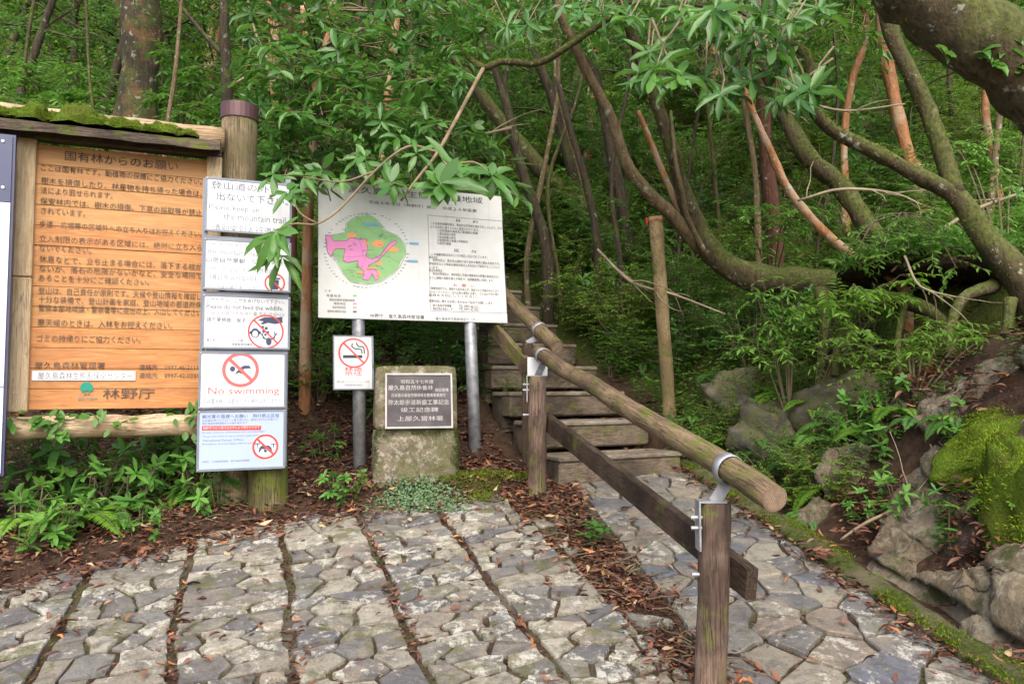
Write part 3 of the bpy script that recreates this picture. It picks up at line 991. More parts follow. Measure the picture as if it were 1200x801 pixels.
# ------------------------------------------------------------------ leaf builder (vectorised)
T2 = (np.array([(0, 0, 0), (.42, .5, .05), (1, 0, -.10), (.42, -.5, .05)]), np.array([(0, 3, 2), (0, 2, 1)]))
T8 = (np.array([(0, 0, 0), (.22, .34, .03), (.22, 0, -.015), (.22, -.34, .03), (.58, .5, .02), (.58, 0, -.035), (.58, -.5, .02), (.85, .28, -.04), (.85, -.28, -.04), (1, 0, -.13)]),
      np.array([(0, 2, 1), (0, 3, 2), (1, 2, 5), (1, 5, 4), (2, 3, 6), (2, 6, 5), (4, 5, 7), (5, 6, 8), (5, 9, 7), (5, 8, 9)]))
class Leaves:
    def __init__(self, tmpl=T2): self.t = tmpl; self.P = []; self.D = []; self.Nn = []; self.L = []; self.W = []; self.r = []
    def add(self, p, d, n, L, W, r):
        self.P.append(tuple(p)); self.D.append(tuple(d)); self.Nn.append(tuple(n)); self.L.append(L); self.W.append(W); self.r.append(r)
    def build(self, name, m, parent=None, bend=None, smooth_=False):
        t, f = self.t
        P = np.array(self.P); D = np.array(self.D); U = np.array(self.Nn); L_ = np.array(self.L)[:, None]; W = np.array(self.W)[:, None]
        D = D / np.linalg.norm(D, axis=1, keepdims=True)
        S = np.cross(D, U); S /= np.linalg.norm(S, axis=1, keepdims=True) + 1e-9
        U = np.cross(S, D)
        b = np.ones((len(P), 1)) if bend is None else rng.uniform(*bend, (len(P), 1))
        V = P[:, None] + D[:, None] * (L_ * t[None, :, 0])[:, :, None] + S[:, None] * (W * t[None, :, 1])[:, :, None] + U[:, None] * (L_ * b * t[None, :, 2])[:, :, None]
        k = len(t)
        F = (f[None] + (np.arange(len(P)) * k)[:, None, None]).reshape(-1, 3)
        return mesh_np(name, V.reshape(-1, 3), F, m, parent, np.repeat(np.array(self.r), k), smooth_)

def tuft(Lv, c, rad, n, l, rz=.5):
    for _ in range(n):
        a = random.uniform(0, 6.283); el = random.uniform(.15, 1.5)
        d = (math.cos(a) * math.cos(el), math.sin(a) * math.cos(el), math.sin(el))
        p = (c[0] + d[0] * rad[0] * .93, c[1] + d[1] * rad[1] * .93, c[2] + d[2] * rad[2] * .93)
        dd = (d[0] + random.uniform(-.6, .6), d[1] + random.uniform(-.6, .6), d[2] + random.uniform(-.2, .8))
        Lv.add(p, dd, (random.uniform(-1, 1), random.uniform(-1, 1), random.uniform(.1, 1)), l * random.uniform(.6, 1.3), l * .35, random.random())

# moss cushions lying on the roof (each a thing of its own would lift off: they grow on the roof, so they are parts)
mo = MB(); tf = Leaves()
spots = [(2, .10, .05), (42, .15, .075), (63, .10, .05), (96, .20, .085), (112, .15, .05), (150, .17, .05), (178, .14, .04), (200, .16, .055), (222, .09, .04), (20, .10, .05), (130, .1, .035)]
for i, (px, w, h) in enumerate(spots):
    c = PB.loc(px, 150, .08)
    y = -.08 + random.uniform(-.02, .015)
    zc = ze + .055 + (y + .17) * .32
    lumpy(mo, (c.x, y, zc - .01), w * .6, .085, h * 1.25, i + 1, .7)
    tuft(tf, (c.x, y, zc - .01), (w * .6, .085, h * 1.25), 480, .012)
mo.build('moss_cushion', M['moss'], board, True)
tf.build('moss_tuft', M['moss_bright'], board)

# ================================================================== SMALL SIGNS ON THE STACK
PS = Plane((-1.68, 3.98, float(H(-1.68, 3.98)) - .02), YW)
frame = PS.thing('sign_rack', 'blue-grey metal rack on a squat mossy log carrying five small signs', 'sign rack')
for (xt, xb, w) in ((241.5, 234, .028), (338, 332, .03)):
    t_ = PS.loc(xt, 208, -.006); b_ = PS.loc(xb, 546, -.006)
    x = (t_.x + b_.x) / 2
    MB().box(x - w / 2, x + w / 2, .004, .03, b_.z, t_.z - .004).build('upright', M['grey_frame'], frame)
for y in (278, 343.5, 410, 478.5):
    p = PS.loc(240, y, -.004); p2 = PS.loc(337, y, -.004)
    MB().box(p.x + .006, p2.x - .006, .0045, .02, p.z - .012, p.z + .012).build('crossbar', M['grey_frame'], frame)
log_post(PS, 312, 300, 315, 599, .15, .108, M['mossy_log'], 'stump_post', frame)

def small_sign(name, label, rectpx, m, texts, cat='sign'):
    s = PS.thing(name, label, cat, 'small signs stacked on the rack beside the notice board')
    x0, y0, x1, y1 = rectpx
    pnl = rect_panel(PS, x0, y0, x1, y1, .012, .012).build('panel', m, s)
    bd = MB()
    a_ = PS.loc(x0, y0, .006); b_ = PS.loc(x1, y1, .006)
    w = .011
    for bx in ((a_.x - w, a_.x, b_.z - w, a_.z + w), (b_.x, b_.x + w, b_.z - w, a_.z + w)): bd.box(bx[0], bx[1], -.015, .003, bx[2], bx[3])
    for bz in ((a_.z, a_.z + w), (b_.z - w, b_.z)): bd.box(a_.x, b_.x, -.0148, .003, bz[0], bz[1])
    bd.build('border', M['grey_frame'], s)
    for sx_, sz_ in ((a_.x - .002, a_.z + .003), (b_.x + .002, a_.z + .003), (a_.x - .002, b_.z - .003), (b_.x + .002, b_.z - .003)):
        MB().tube([(sx_, -.0145, sz_), (sx_, -.0170, sz_), (sx_, -.0175, sz_)], [.0055, .005, .003], 8).build('screw', M['steel'], s)
    by = {}
    for t in texts:
        by.setdefault(t[0], []).append(t[1:])
    for mk, lst in by.items():
        L = MB()
        for t in lst: put_text(L, PS, .0126, *t)
        L.build('lettering', M[mk], s)
    return s
O_ = .0126
s1 = small_sign('trail_sign', 'white sign asking hikers in Japanese and English to keep on the mountain trail', (243.5, 209.5, 339, 275), M['white'], [
    ('ink_blue', '登山道の外に', 247, 328, 216, 9), ('ink_blue', '出ないで下さい。', 254, 338, 229.5, 9.5),
    ('ink_faded', 'Please keep on', 245, 304, 242.5, 8), ('ink_faded', 'the mountain trail.', 262, 337, 253, 8), ('ink_faded', '请别来到人行道外', 249, 328, 266.5, 9.5)])
s2 = small_sign('litter_sign', 'white sign in four languages asking visitors to carry out trash, with crossed-out bin', (241.5, 281, 338, 341), M['white'], [
    ('ink_faded', 'Carry out your trash and keep', 243, 335, 285, 6), ('ink_faded', 'the mountains clean.', 243, 308, 294, 6), ('ink_blue', '山岳自然景観　垃圾請帶走', 242, 332, 303.5, 6),
    ('ink_faded', '쓰레기는 갖고 가고, 자연경관을', 242, 326, 314, 6), ('ink_faded', '아름답게 유지합시다.', 242, 302, 324, 6), ('ink_faded', 'ゴミは持ち帰りましょう。', 242, 302, 336, 6)])
rg = MB(); ring_flat(rg, PS, O_ + .001, 322, 331.5, 11.5, 1.6); 
bn = MB(); flat(bn, PS, O_, [(317, 328), (327, 328), (326, 339), (318, 339)]); flat(bn, PS, O_, [(315.5, 325.5), (328.5, 325.5), (328.5, 327.3), (315.5, 327.3)]); flat(bn, PS, O_, [(320.5, 324), (323.5, 324), (323.5, 325.3), (320.5, 325.3)])
bn.build('bin_symbol', M['ink_blue'], s2); rg.build('prohibition_ring', M['red'], s2)
s3 = small_sign('wildlife_sign', 'white sign reading Please do not feed the wildlife, with hand, monkey and deer crossed out', (240, 346.5, 337, 407.5), M['white'], [
    ('ink_blue', 'シカやサルにエサをあげないで下さい。', 242, 333, 350.5, 5), ('ink_blue', 'Please do not feed the wildlife.', 242, 332, 358.5, 5.4), ('ink_faded', '사슴과 원숭이에게 먹이를 주지 마십시오', 242, 334, 366, 4.6),
    ('ink_blue', '請不要餵鹿、猴子', 242, 288, 374, 5.2), ('ink_blue', '屋久島レクリエーションの森', 242, 285, 398, 3.2), ('ink_blue', '保護管理協議会', 271, 296, 403, 3.2)])
sy = MB()
flat(sy, PS, O_, [(302, 375), (310, 371.5), (324, 372), (331, 371), (331, 378), (322, 379.5), (314, 378), (308, 380), (305, 379), (309, 376.5)])
for cx, cy, r in ((308, 383, 1.6), (312, 384.5, 1.9), (309, 388, 1.7), (314, 389, 1.6), (311, 392, 1.5)): flat(sy, PS, O_, pts_ell(cx, cy, r, r, 8))
flat(sy, PS, O_, pts_ell(299, 390, 5.2, 5.6, 16)); flat(sy, PS, O_, pts_ell(294, 389.5, 1.8, 1.8, 8)); flat(sy, PS, O_, pts_ell(304, 389.5, 1.8, 1.8, 8))
flat(sy, PS, O_, pts_ell(315, 400, 3.3, 4.6, 14))
for s_ in (-1, 1):
    flat(sy, PS, O_, [(315 + s_ * 2, 397), (315 + s_ * 7, 394.5), (315 + s_ * 7.5, 396), (315 + s_ * 2, 398.5)][::s_])
    flat(sy, PS, O_, [(315 + s_ * 5, 395), (315 + s_ * 9, 390), (315 + s_ * 10, 390.5), (315 + s_ * 6, 396)][::s_])
    flat(sy, PS, O_, [(315 + s_ * 7, 393), (315 + s_ * 6, 388.5), (315 + s_ * 7, 388.5), (315 + s_ * 8, 392.5)][::s_])
sy.build('animal_symbol', M['ink_blue'], s3)
fm = MB(); flat(fm, PS, O_ + .0006, pts_ell(299, 391, 3.4, 3.8, 14)); fm.build('monkey_face', M['white'], s3)
rg = MB(); ring_flat(rg, PS, O_ + .001, 311.5, 388.5, 20, 1.7); rg.build('prohibition_ring', M['red'], s3)
s4 = small_sign('swimming_sign', 'white sign with large red letters reading No swimming under a crossed-out swimmer', (236, 414, 332.5, 475.5), M['white'], [
    ('red_pale', 'No swimming', 244, 327, 459, 10.5), ('ink_faded', '白谷雲水峡には遊泳できる場所はありません', 238, 330, 470, 6.2)])
sw = MB(); flat(sw, PS, O_, pts_ell(272.5, 432, 3.2, 3.2, 14))
flat(sw, PS, O_, [(276, 437), (281, 430.5), (286, 428), (292, 428), (294.5, 431.5), (291, 431.5), (286, 432), (284, 434.5), (291, 439), (288.5, 439.5), (280, 436.5), (274.5, 438.6)])
sw.build('swimmer_symbol', M['ink_blue'], s4)
rg = MB(); ring_flat(rg, PS, O_ + .001, 282, 433, 20.3, 3.7); rg.build('prohibition_ring', M['red_pale'], s4)
s5 = small_sign('drone_sign', 'faded pale blue sign with a crossed-out drone and red text bar, lowest on the rack', (234, 483, 331.5, 546), M['pale_blue'], [
    ('ink_blue', '観光客の皆様へお願い　飛行禁止区域', 237, 327, 488, 4.6), ('ink_faded', '白谷雲水峡でのドローン等の飛行は、事前に許可が必要です', 237, 326, 492.5, 2.6), ('ink_faded', '屋久島森林管理署または屋久島町まで', 237, 290, 496, 2.6),
    ('ink_faded', 'Drones, which are unmanned aircraft, restricted flight', 237, 310, 507, 2.6), ('ink_faded', 'Those who wish to use a drone need permission first', 237, 318, 511.5, 2.6), ('ink_faded', 'Yakushima Forest Office', 237, 285, 516, 2.6), ('ink_faded', 'Prohibition of drone flights without permission', 237, 306, 520.5, 2.6), ('ink_faded', '林野庁　九州森林管理局　屋久島森林管理署', 237, 292, 541, 2.4)])
bar = MB(); flat(bar, PS, O_, [(236.5, 498.8), (306, 498.3), (306, 503.6), (236.5, 504.2)]); bar.build('red_bar', M['red'], s5)
L = MB(); put_text(L, PS, O_ + .0006, '無許可で行う飛行は法令により罰せられます', 238, 304.5, 501.4, 3.2); L.build('lettering', M['white'], s5)
wb = MB(); flat(wb, PS, O_ - .0003, pts_ell(311, 523, 15.5, 15.5, 24)); wb.build('white_disc', M['white'], s5)
dr = MB(); flat(dr, PS, O_, [(304, 524), (307, 521.5), (315, 521.5), (318, 524), (319.5, 529.5), (317.5, 529.5), (315.5, 526), (306.5, 526), (304.5, 529.5), (302.5, 529.5)])
for x in (301.5, 320.5): flat(dr, PS, O_, [(x - 3.3, 519.2), (x + 3.3, 519.2), (x + 3.3, 520.3), (x + .6, 520.3), (x + .6, 524), (x - .6, 524), (x - .6, 520.3), (x - 3.3, 520.3)])
flat(dr, PS, O_, pts_ell(311, 528, 2, 1.8, 10)); dr.build('drone_symbol', M['ink_blue'], s5)
rg = MB(); ring_flat(rg, PS, O_ + .001, 311, 523, 14.5, 2.4); rg.build('prohibition_ring', M['red'], s5)

# partly visible panel at the left edge
PL = Plane(at(14, 440, 3.7), YW)
lp = PL.thing('information_panel', 'tall panel cut off by the left edge, navy above and white below', 'sign')
a_ = PL.loc(-150, 158); b_ = PL.loc(13, 556)
zt_ = PL.loc(13, 158).z; zb_ = PL.loc(11, 557).z; zn = PL.loc(13, 238).z; x1_ = PL.loc(13.5, 300).x
MB().box(a_.x, x1_, .0, .03, zb_, zt_).build('backing', M['navy'], lp)
MB().box(a_.x, x1_ - .012, -.008, -.001, zb_ + .012, zn).build('white_panel', M['white'], lp)
MB().box(a_.x, x1_ - .012, -.0075, -.001, zn + .004, zt_ - .01).build('navy_panel', M['navy'], lp)
for y in (166, 220):
    c = PL.loc(4, y, .0); MB().tube([(c.x, -.0072, c.z), (c.x, -.012, c.z), (c.x, -.013, c.z)], [.008, .008, .005], 10).build('screw_head', M['white'], lp)
zl = PL.loc(6, 453).z
MB().box(a_.x, x1_ - .012, -.0095, -.0078, zl - .002, zl + .002).build('divider_line', M['navy'], lp)
MB().box(a_.x + .1, a_.x + .19, .03, .1, zb_ - .7, zt_ - .1).build('post', M['dark_board'], lp)

# ================================================================== MAP SIGN
g = paved(411, 562)
PM = Plane((g.x, g.y, g.z - .03), 20.0, -8.5)
mp_ = PM.thing('map_sign', 'big white board with a green and pink island map on two steel posts', 'sign')
for (pt, pb) in (((428, 196), (411, 562)), ((552, 250), (551, 549))):
    t_ = PM.loc(*pt, -.05); b_ = PM.loc(*pb, -.05); x = (t_.x + b_.x) / 2
    o = MB().tube([(x, .05, b_.z - .2), (x, .05, t_.z)], .045, 20).build('post', M['steel'], mp_, True)
    MB().tube([(x, .05, t_.z), (x, .05, t_.z + .006), (x, .05, t_.z + .012)], [.048, .048, .02], 20).build('post_cap', M['steel'], o)
pa = PM.loc(373, 212.5); pb_ = PM.loc(595, 380); pt_ = PM.loc(380, 211).z; pbz = PM.loc(367, 372).z
MB().box(pa.x, pb_.x, -.0, .014, pbz, pt_, .003).build('panel', M['old_white'], mp_)
for z in (pt_ - .12, pbz + .12): MB().box(pa.x + .06, pb_.x - .06, .015, .04, z - .02, z + .02).build('cross_rail', M['steel'], mp_)
Z3 = lambda x, y: (340 + x / 3.64, 180 + y / 3.64)
def zone(name, polys, m, off):
    mb = MB()
    for p in polys: flat(mb, PM, off, [Z3(*q) for q in p])
    return mb.build(name, m, mp_)
def wob_poly(p, amp, sub=3):
    out = []
    for i in range(len(p)):
        a, b = p[i], p[(i + 1) % len(p)]
        for s in range(sub):
            t = s / sub; j = amp if s else amp * .4
            out.append((a[0] + (b[0] - a[0]) * t + random.uniform(-j, j), a[1] + (b[1] - a[1]) * t + random.uniform(-j, j)))
    return out
coast = [(158, 348), (200, 345), (235, 338), (240, 300), (275, 275), (305, 262), (335, 262), (375, 288), (405, 330), (455, 350), (488, 385), (490, 430), (465, 480), (440, 510), (385, 545), (330, 555), (260, 545), (228, 510), (205, 470), (188, 440), (165, 425), (155, 380)]
zone('island_map', [wob_poly(coast, 4)], M['map_green'], .002)
pink = [(150, 346), (175, 350), (185, 372), (240, 372), (255, 358), (325, 365), (330, 400), (325, 440), (350, 450), (385, 435), (420, 385), (450, 370), (455, 378), (430, 400), (400, 430), (375, 455), (335, 475), (330, 495), (365, 490), (380, 530), (365, 540), (350, 510), (335, 540), (310, 535), (315, 500), (290, 480), (290, 455), (245, 465), (225, 455), (230, 430), (235, 405), (195, 405), (185, 415), (175, 440), (160, 420)]
zone('pink_zone', [wob_poly(pink, 3, 2)], M['map_pink'], .003)
zone('orange_zone', [wob_poly(pts_ell(*e, 10), 3, 2) for e in [(262, 348, 20, 13), (375, 384, 28, 17), (438, 408, 26, 12), (380, 468, 12, 10), (345, 490, 24, 7), (298, 506, 18, 7), (325, 383, 9, 12), (377, 514, 8, 14)]], M['map_orange'], .004)
def outline(name, p, m, off, w):
    mb = MB(); n = len(p); q = [PM.loc(*Z3(*a), off) for a in p]
    for i in range(n):
        a, b = q[i], q[(i + 1) % n]; d = (b - a); d.y = 0
        if d.length < 1e-5: continue
        d.normalize(); s_ = Vector((-d.z, 0, d.x)) * w
        mb.add([(a.x - s_.x, -off, a.z - s_.z), (b.x - s_.x, -off, b.z - s_.z), (b.x + s_.x, -off, b.z + s_.z), (a.x + s_.x, -off, a.z + s_.z)], [(0, 1, 2, 3)])
    return mb.build(name, m, mp_)
outline('zone_border', pink, M['map_line'], .0045, .0016)
outline('coast_line', [(x * 1.0 + (x - 325) * .025, y + (y - 410) * .025) for x, y in coast], M['ink_faded'], .0025, .0011)
tk = MB()
for _ in range(46):
    a = random.uniform(0, 6.28); r = random.random() ** .6
    x, y = 325 + 145 * r * math.cos(a), 412 + 125 * r * math.sin(a); w_ = random.uniform(3, 8)
    flat(tk, PM, .0055, [Z3(x - w_, y - 1.1), Z3(x + w_, y - .8), Z3(x + w_, y + 1.1), Z3(x - w_, y + .8)])
tk.build('map_caption', M['ink_faded'], mp_)
for pth_ in ([(250, 300), (270, 350), (300, 380), (310, 430), (340, 480), (350, 545)], [(180, 430), (230, 440), (290, 440), (350, 430), (420, 440), (470, 470)], [(400, 335), (380, 370), (400, 400), (385, 440)], [(290, 270), (330, 320), (400, 350), (455, 355)], [(220, 500), (280, 500), (320, 520)]):
    c_ = catmull(pth_, 4); c_ = [(p[0] + random.uniform(-3, 3), p[1] + random.uniform(-3, 3)) for p in c_]
    outline('map_trail', c_ + c_[::-1][1:-1], M['map_trail'], .0035, .0008)
zone('blue_tag', [[(312, 294), (378, 296), (378, 308), (312, 306)], [(508, 377), (548, 379), (548, 388), (508, 386)], [(500, 452), (545, 454), (545, 463), (500, 461)]], M['map_blue'], .005)
# dotted name ring round the island and small print
L = MB()
for k in range(64):
    a = 2 * math.pi * k / 64
    x, y = 325 + 178 * math.cos(a), 412 + 158 * math.sin(a)
    if random.random() < .85:
        w = random.uniform(2, 7); flat(L, PM, .002, [Z3(x - w, y - 1.6), Z3(x + w, y - 1.2), Z3(x + w, y + 1.6), Z3(x - w, y + 1.2)])
L.build('place_name', M['ink_faded'], mp_)
L = MB()
def tl(body, x0, x1, y, h, mb=None): 
    a = Z3(x0, y); b = Z3(x1, y); put_text(mb or L, PM, .002, body, a[0], b[0], a[1], h)
tl('屋久島森林生態系保護地域', 250, 818, 150, 8.5)
tl('平成４年４月（林野庁）設定　平成２４年変更', 335, 795, 206, 4.2)
rows = [(600, 902, 296, 'この生態系保護地域は、原生的な天然林を保存することにより、次の'), (597, 805, 311, 'ような目的に資するために設定されています。'), (628, 800, 327, '１自然環境の維持及び動植物の保護'), (628, 706, 341, '２遺伝資源の保存'), (628, 706, 355, '３森林施業の研究'), (628, 758, 368, '４管理技術の発展と学術研究'), (628, 686, 381, '５自然の観察'),
        (602, 842, 428, 'この保護地域は次の二つの地区に区分されています。'), (592, 630, 441, '保存地区'), (608, 893, 453, '保存地区は、原生的な森林であり自然の推移に委ねる地区です。'), (594, 893, 468, '学術研究などの特別な場合を除き人手を加えず保存することとして'), (594, 636, 485, 'います。'), (592, 650, 497, '保全利用地区'), (608, 893, 511, '保全利用地区は、保存地区に外部の環境変化の影響が直接及ばない'), (594, 868, 528, 'ように緩衝の役割を果たす地区で、自然観察等に利用します。'),
        (600, 890, 573, '保護地域内では、植物や土石を採らず、指定された歩道のほかに立ち'), (590, 890, 588, '入らないでください。また火気の使用に注意し、ゴミは必ず持ち帰り'), (590, 800, 602, '森林を大切にしてください。'), (590, 868, 627, '保護地域に関するお問い合わせは下記までお願いします。'), (608, 688, 646, '屋久島森林管理署'), (720, 806, 650, 'TEL 0997-46-2111'), (608, 700, 660, '森林生態系保全センター'), (720, 806, 663, 'TEL 0997-42-0331')]
for x0, x1, y, b in rows: tl(b, x0, x1, y, 3.5)
tl('目　　的', 708, 800, 284, 3.6); tl('区　　分', 700, 795, 412, 3.6)
tl('林野庁　屋久島森林管理署', 340, 572, 690, 5.2); tl('屋久島森林生態系保全センター', 620, 800, 702, 3.8)
tl('凡　例', 148, 172, 584, 3.2); tl('保 護 地 域', 155, 215, 604, 3.4); tl('森林生態系保護地域界', 168, 276, 622, 3.2); tl('保存地区', 185, 238, 638, 3.2); tl('保全利用地区', 180, 238, 654, 3.2); tl('国有林の境界及び歩道', 160, 238, 671, 3.2)
L.build('lettering', M['ink'], mp_)
for y, mm in ((606, 'map_green'), (640, 'map_pink'), (656, 'map_orange'), (674, 'navy')):
    k = MB(); flat(k, PM, .002, [Z3(268, y - 4), Z3(284, y - 3.5), Z3(284, y + 3.5), Z3(268, y + 3)]); k.build('legend_patch', M[mm], mp_)
rq = MB(); tl('お　願　い', 696, 786, 560, 4, rq); rq.build('lettering', M['red'], mp_)
fr = MB()
c0 = PM.loc(*Z3(586, 262)); c1 = PM.loc(*Z3(905, 285)); cz = PM.loc(*Z3(580, 670)).z
for bx in ((c0.x, c1.x, c0.z - .003, c0.z), (c0.x, c1.x, cz, cz + .003), (c0.x, c0.x + .003, cz + .003, c0.z - .003), (c1.x - .003, c1.x, cz + .003, c0.z - .003)):
    fr.add([(bx[0], -.002, bx[2]), (bx[1], -.002, bx[2]), (bx[1], -.002, bx[3]), (bx[0], -.002, bx[3])], [(0, 1, 2, 3)])
fr.build('text_border', M['ink_faded'], mp_)

# no smoking sign on the left post
ns = PM.thing('no_smoking_sign', 'small white no smoking sign with red ring strapped to the left steel post', 'sign')
rect_panel(PM, 391.5, 394, 436, 455, .012, .006).build('panel', M['white'], ns)
bd = MB(); a_ = PM.loc(391.5, 394, .01); b_ = PM.loc(436, 455, .01); w = .008
for bx in ((a_.x - w, a_.x, b_.z - w, a_.z + w), (b_.x, b_.x + w * 1.6, b_.z - w, a_.z + w)): bd.box(bx[0], bx[1], -.014, .0, bx[2], bx[3])
for bz in ((a_.z, a_.z + w), (b_.z - w, b_.z)): bd.box(a_.x, b_.x, -.0138, .0, *bz)
bd.build('border', M['grey_frame'], ns)
Z4 = lambda x, y: (360 + x / 2.86, 340 + y / 2.86)
cg = MB(); flat(cg, PM, .0125, [Z4(120, 217), Z4(185, 217), Z4(185, 227), Z4(120, 227)])
def smoke(p):
    out = catmull(p, 4); Lp = []; Rp = []
    for i, q in enumerate(out):
        a = out[max(i - 1, 0)]; b = out[min(i + 1, len(out) - 1)]; t = (b - a) / (np.linalg.norm(b - a) + 1e-9)
        Lp.append((q[0] - t[1] * 2, q[1] + t[0] * 2)); Rp.append((q[0] + t[1] * 2, q[1] - t[0] * 2))
    for i in range(len(out) - 1): flat(cg, PM, .0125, [Z4(*Lp[i]), Z4(*Lp[i + 1]), Z4(*Rp[i + 1]), Z4(*Rp[i])])
smoke([(184, 212), (180, 198), (162, 196), (150, 188), (152, 178)]); smoke([(192, 212), (188, 190), (172, 188), (164, 176)])
cg.build('cigarette_symbol', M['ink'], ns)
rg = MB(); ring_flat(rg, PM, .013, *Z4(156, 210), 17.8, 2.0); rg.build('prohibition_ring', M['red'], ns)
L = MB(); put_text(L, PM, .0125, '禁煙', Z4(125, 0)[0], Z4(184, 0)[0], Z4(0, 271)[1], 10); L.build('lettering', M['red'], ns)
L = MB(); put_text(L, PM, .0125, '屋久島レクリエーションの森', Z4(100, 0)[0], Z4(208, 0)[0], Z4(0, 306)[1], 2.6); put_text(L, PM, .0125, '保護管理協議会', Z4(125, 0)[0], Z4(185, 0)[0], Z4(0, 317)[1], 2.4); L.build('lettering', M['ink_faded'], ns)
for yy in (405, 446):
    c = PM.loc(414, yy, 0); MB().tube([(c.x + .055 * math.cos(a), .05 + .055 * math.sin(a), c.z) for a in [k * .3927 for k in range(17)]], .006, 6, False).build('strap', M['steel'], ns)

# ================================================================== STONE MONUMENT
gm = paved(487, 577)
PT = Plane((gm.x, gm.y, gm.z), 12.0, -2.0)
mon = PT.thing('stone_monument', 'squat moss-stained stone monument with a bronze plaque', 'monument')
def block(x0, x1, y0, y1, z0, z1, slope_back, seed, r=.03):
    """rounded stone block with rough faces: gridded box"""
    n = 9; vs = []; fs = []; idx = {}
    def vid(i, j, k):
        if (i, j, k) not in idx:
            x = x0 + (x1 - x0) * i / n; y = y0 + (y1 - y0) * j / n; z = z0 + (z1 - z0) * k / n
            cx_, cy_, cz_ = (x0 + x1) / 2, (y0 + y1) / 2, (z0 + z1) / 2
            hx, hy, hz_ = (x1 - x0) / 2 - r, (y1 - y0) / 2 - r, (z1 - z0) / 2 - r
            q = Vector((max(-hx, min(hx, x - cx_)), max(-hy, min(hy, y - cy_)), max(-hz_, min(hz_, z - cz_))))
            d = Vector((x - cx_, y - cy_, z - cz_)) - q
            if d.length > 1e-6: d = d.normalized() * r
            p = Vector((cx_, cy_, cz_)) + q + d
            t = (p.z - z0) / (z1 - z0)
            p.y += slope_back * t * (1 if j < n / 2 else .3)
            s = .012
            p += Vector((vnoise(p.z * 9 + 3, p.y * 9 + p.x * 3, seed), vnoise(p.x * 9, p.z * 9 + p.y * 4, seed + 1), vnoise(p.x * 9, p.y * 9 + p.z * 2, seed + 2))) * s
            idx[(i, j, k)] = len(vs); vs.append(tuple(p))
        return idx[(i, j, k)]
    for a in range(n):
        for b in range(n):
            fs += [(vid(a, 0, b), vid(a + 1, 0, b), vid(a + 1, 0, b + 1), vid(a, 0, b + 1)), (vid(a, n, b), vid(a, n, b + 1), vid(a + 1, n, b + 1), vid(a + 1, n, b)),
                   (vid(0, a, b), vid(0, a, b + 1), vid(0, a + 1, b + 1), vid(0, a + 1, b)), (vid(n, a, b), vid(n, a + 1, b), vid(n, a + 1, b + 1), vid(n, a, b + 1)),
                   (vid(a, b, n), vid(a + 1, b, n), vid(a + 1, b + 1, n), vid(a, b + 1, n)), (vid(a, b, 0), vid(a, b + 1, 0), vid(a + 1, b + 1, 0), vid(a + 1, b, 0))]
    return MB().add(vs, fs)
xa = PT.loc(438, 470, 0).x; xb = PT.loc(538, 470, 0).x; zt_ = PT.loc(487, 428).z; zj = PT.loc(487, 504).z
block(xa, xb, .0, .36, -.15, zj + .004, .0, 5, .014).build('base_stone', M['concrete'], mon, True)
top = block(xa + .008, xb - .01, -.006, .34, zj - .012, zt_, .06, 8, .026).build('upper_stone', M['concrete'], mon, True)
# plaque lies on the front, which leans back
PQ = Plane(PT.O + PT.m @ Vector((0, -.012, zj)), 12.0, -10.5)
def on(P, Q, p): return Q.mi @ (P.O + P.m @ p - Q.O)
pq = thing('bronze_plaque', None, None)
del_q = pq
bpy.data.objects.remove(pq)
mb = MB(); qa = PQ.loc(453.5, 439, .02); qb = PQ.loc(529, 499, .02)
def to_mon(mbx):
    mbx.v = [tuple(PT.mi @ (PQ.O + PQ.m @ Vector(v) - PT.O)) for v in mbx.v]; return mbx
mb.box(qa.x, qb.x, -.012, .03, qb.z, qa.z); plaque = to_mon(mb).build('plaque', M['bronze'], mon)
mb = MB(); w = .011
for bx in ((qa.x - w, qa.x, qb.z - w, qa.z + w), (qb.x, qb.x + w, qb.z - w, qa.z + w)): mb.box(bx[0], bx[1], -.02, .03, bx[2], bx[3])
for bz in ((qa.z, qa.z + w), (qb.z - w, qb.z)): mb.box(qa.x, qb.x, -.0198, .03, *bz)
to_mon(mb).build('plaque_border', M['bronze_light'], plaque)
L = MB()
Z8 = lambda x, y: (430 + x / 8.01, 420 + y / 8.01)
for body, x0, x1, y, h in [('昭和五十七年度', 320, 625, 215, 4.6), ('屋久島自然休養林', 200, 620, 272, 5.8), ('施設整備', 640, 765, 292, 4), ('白谷雲水峡自然環境保全整備事業施行', 232, 738, 343, 4.2), ('弥太郎歩道新設工事記念', 200, 770, 410, 6.2), ('竣工記念碑', 318, 670, 480, 5.6), ('上屋久営林署', 285, 715, 562, 5.8)]:
    a = Z8(x0, y); b = Z8(x1, y); put_text(L, PQ, .0135, body, a[0], b[0], a[1], h)
to_mon(L).build('raised_lettering', M['bronze_light'], plaque)

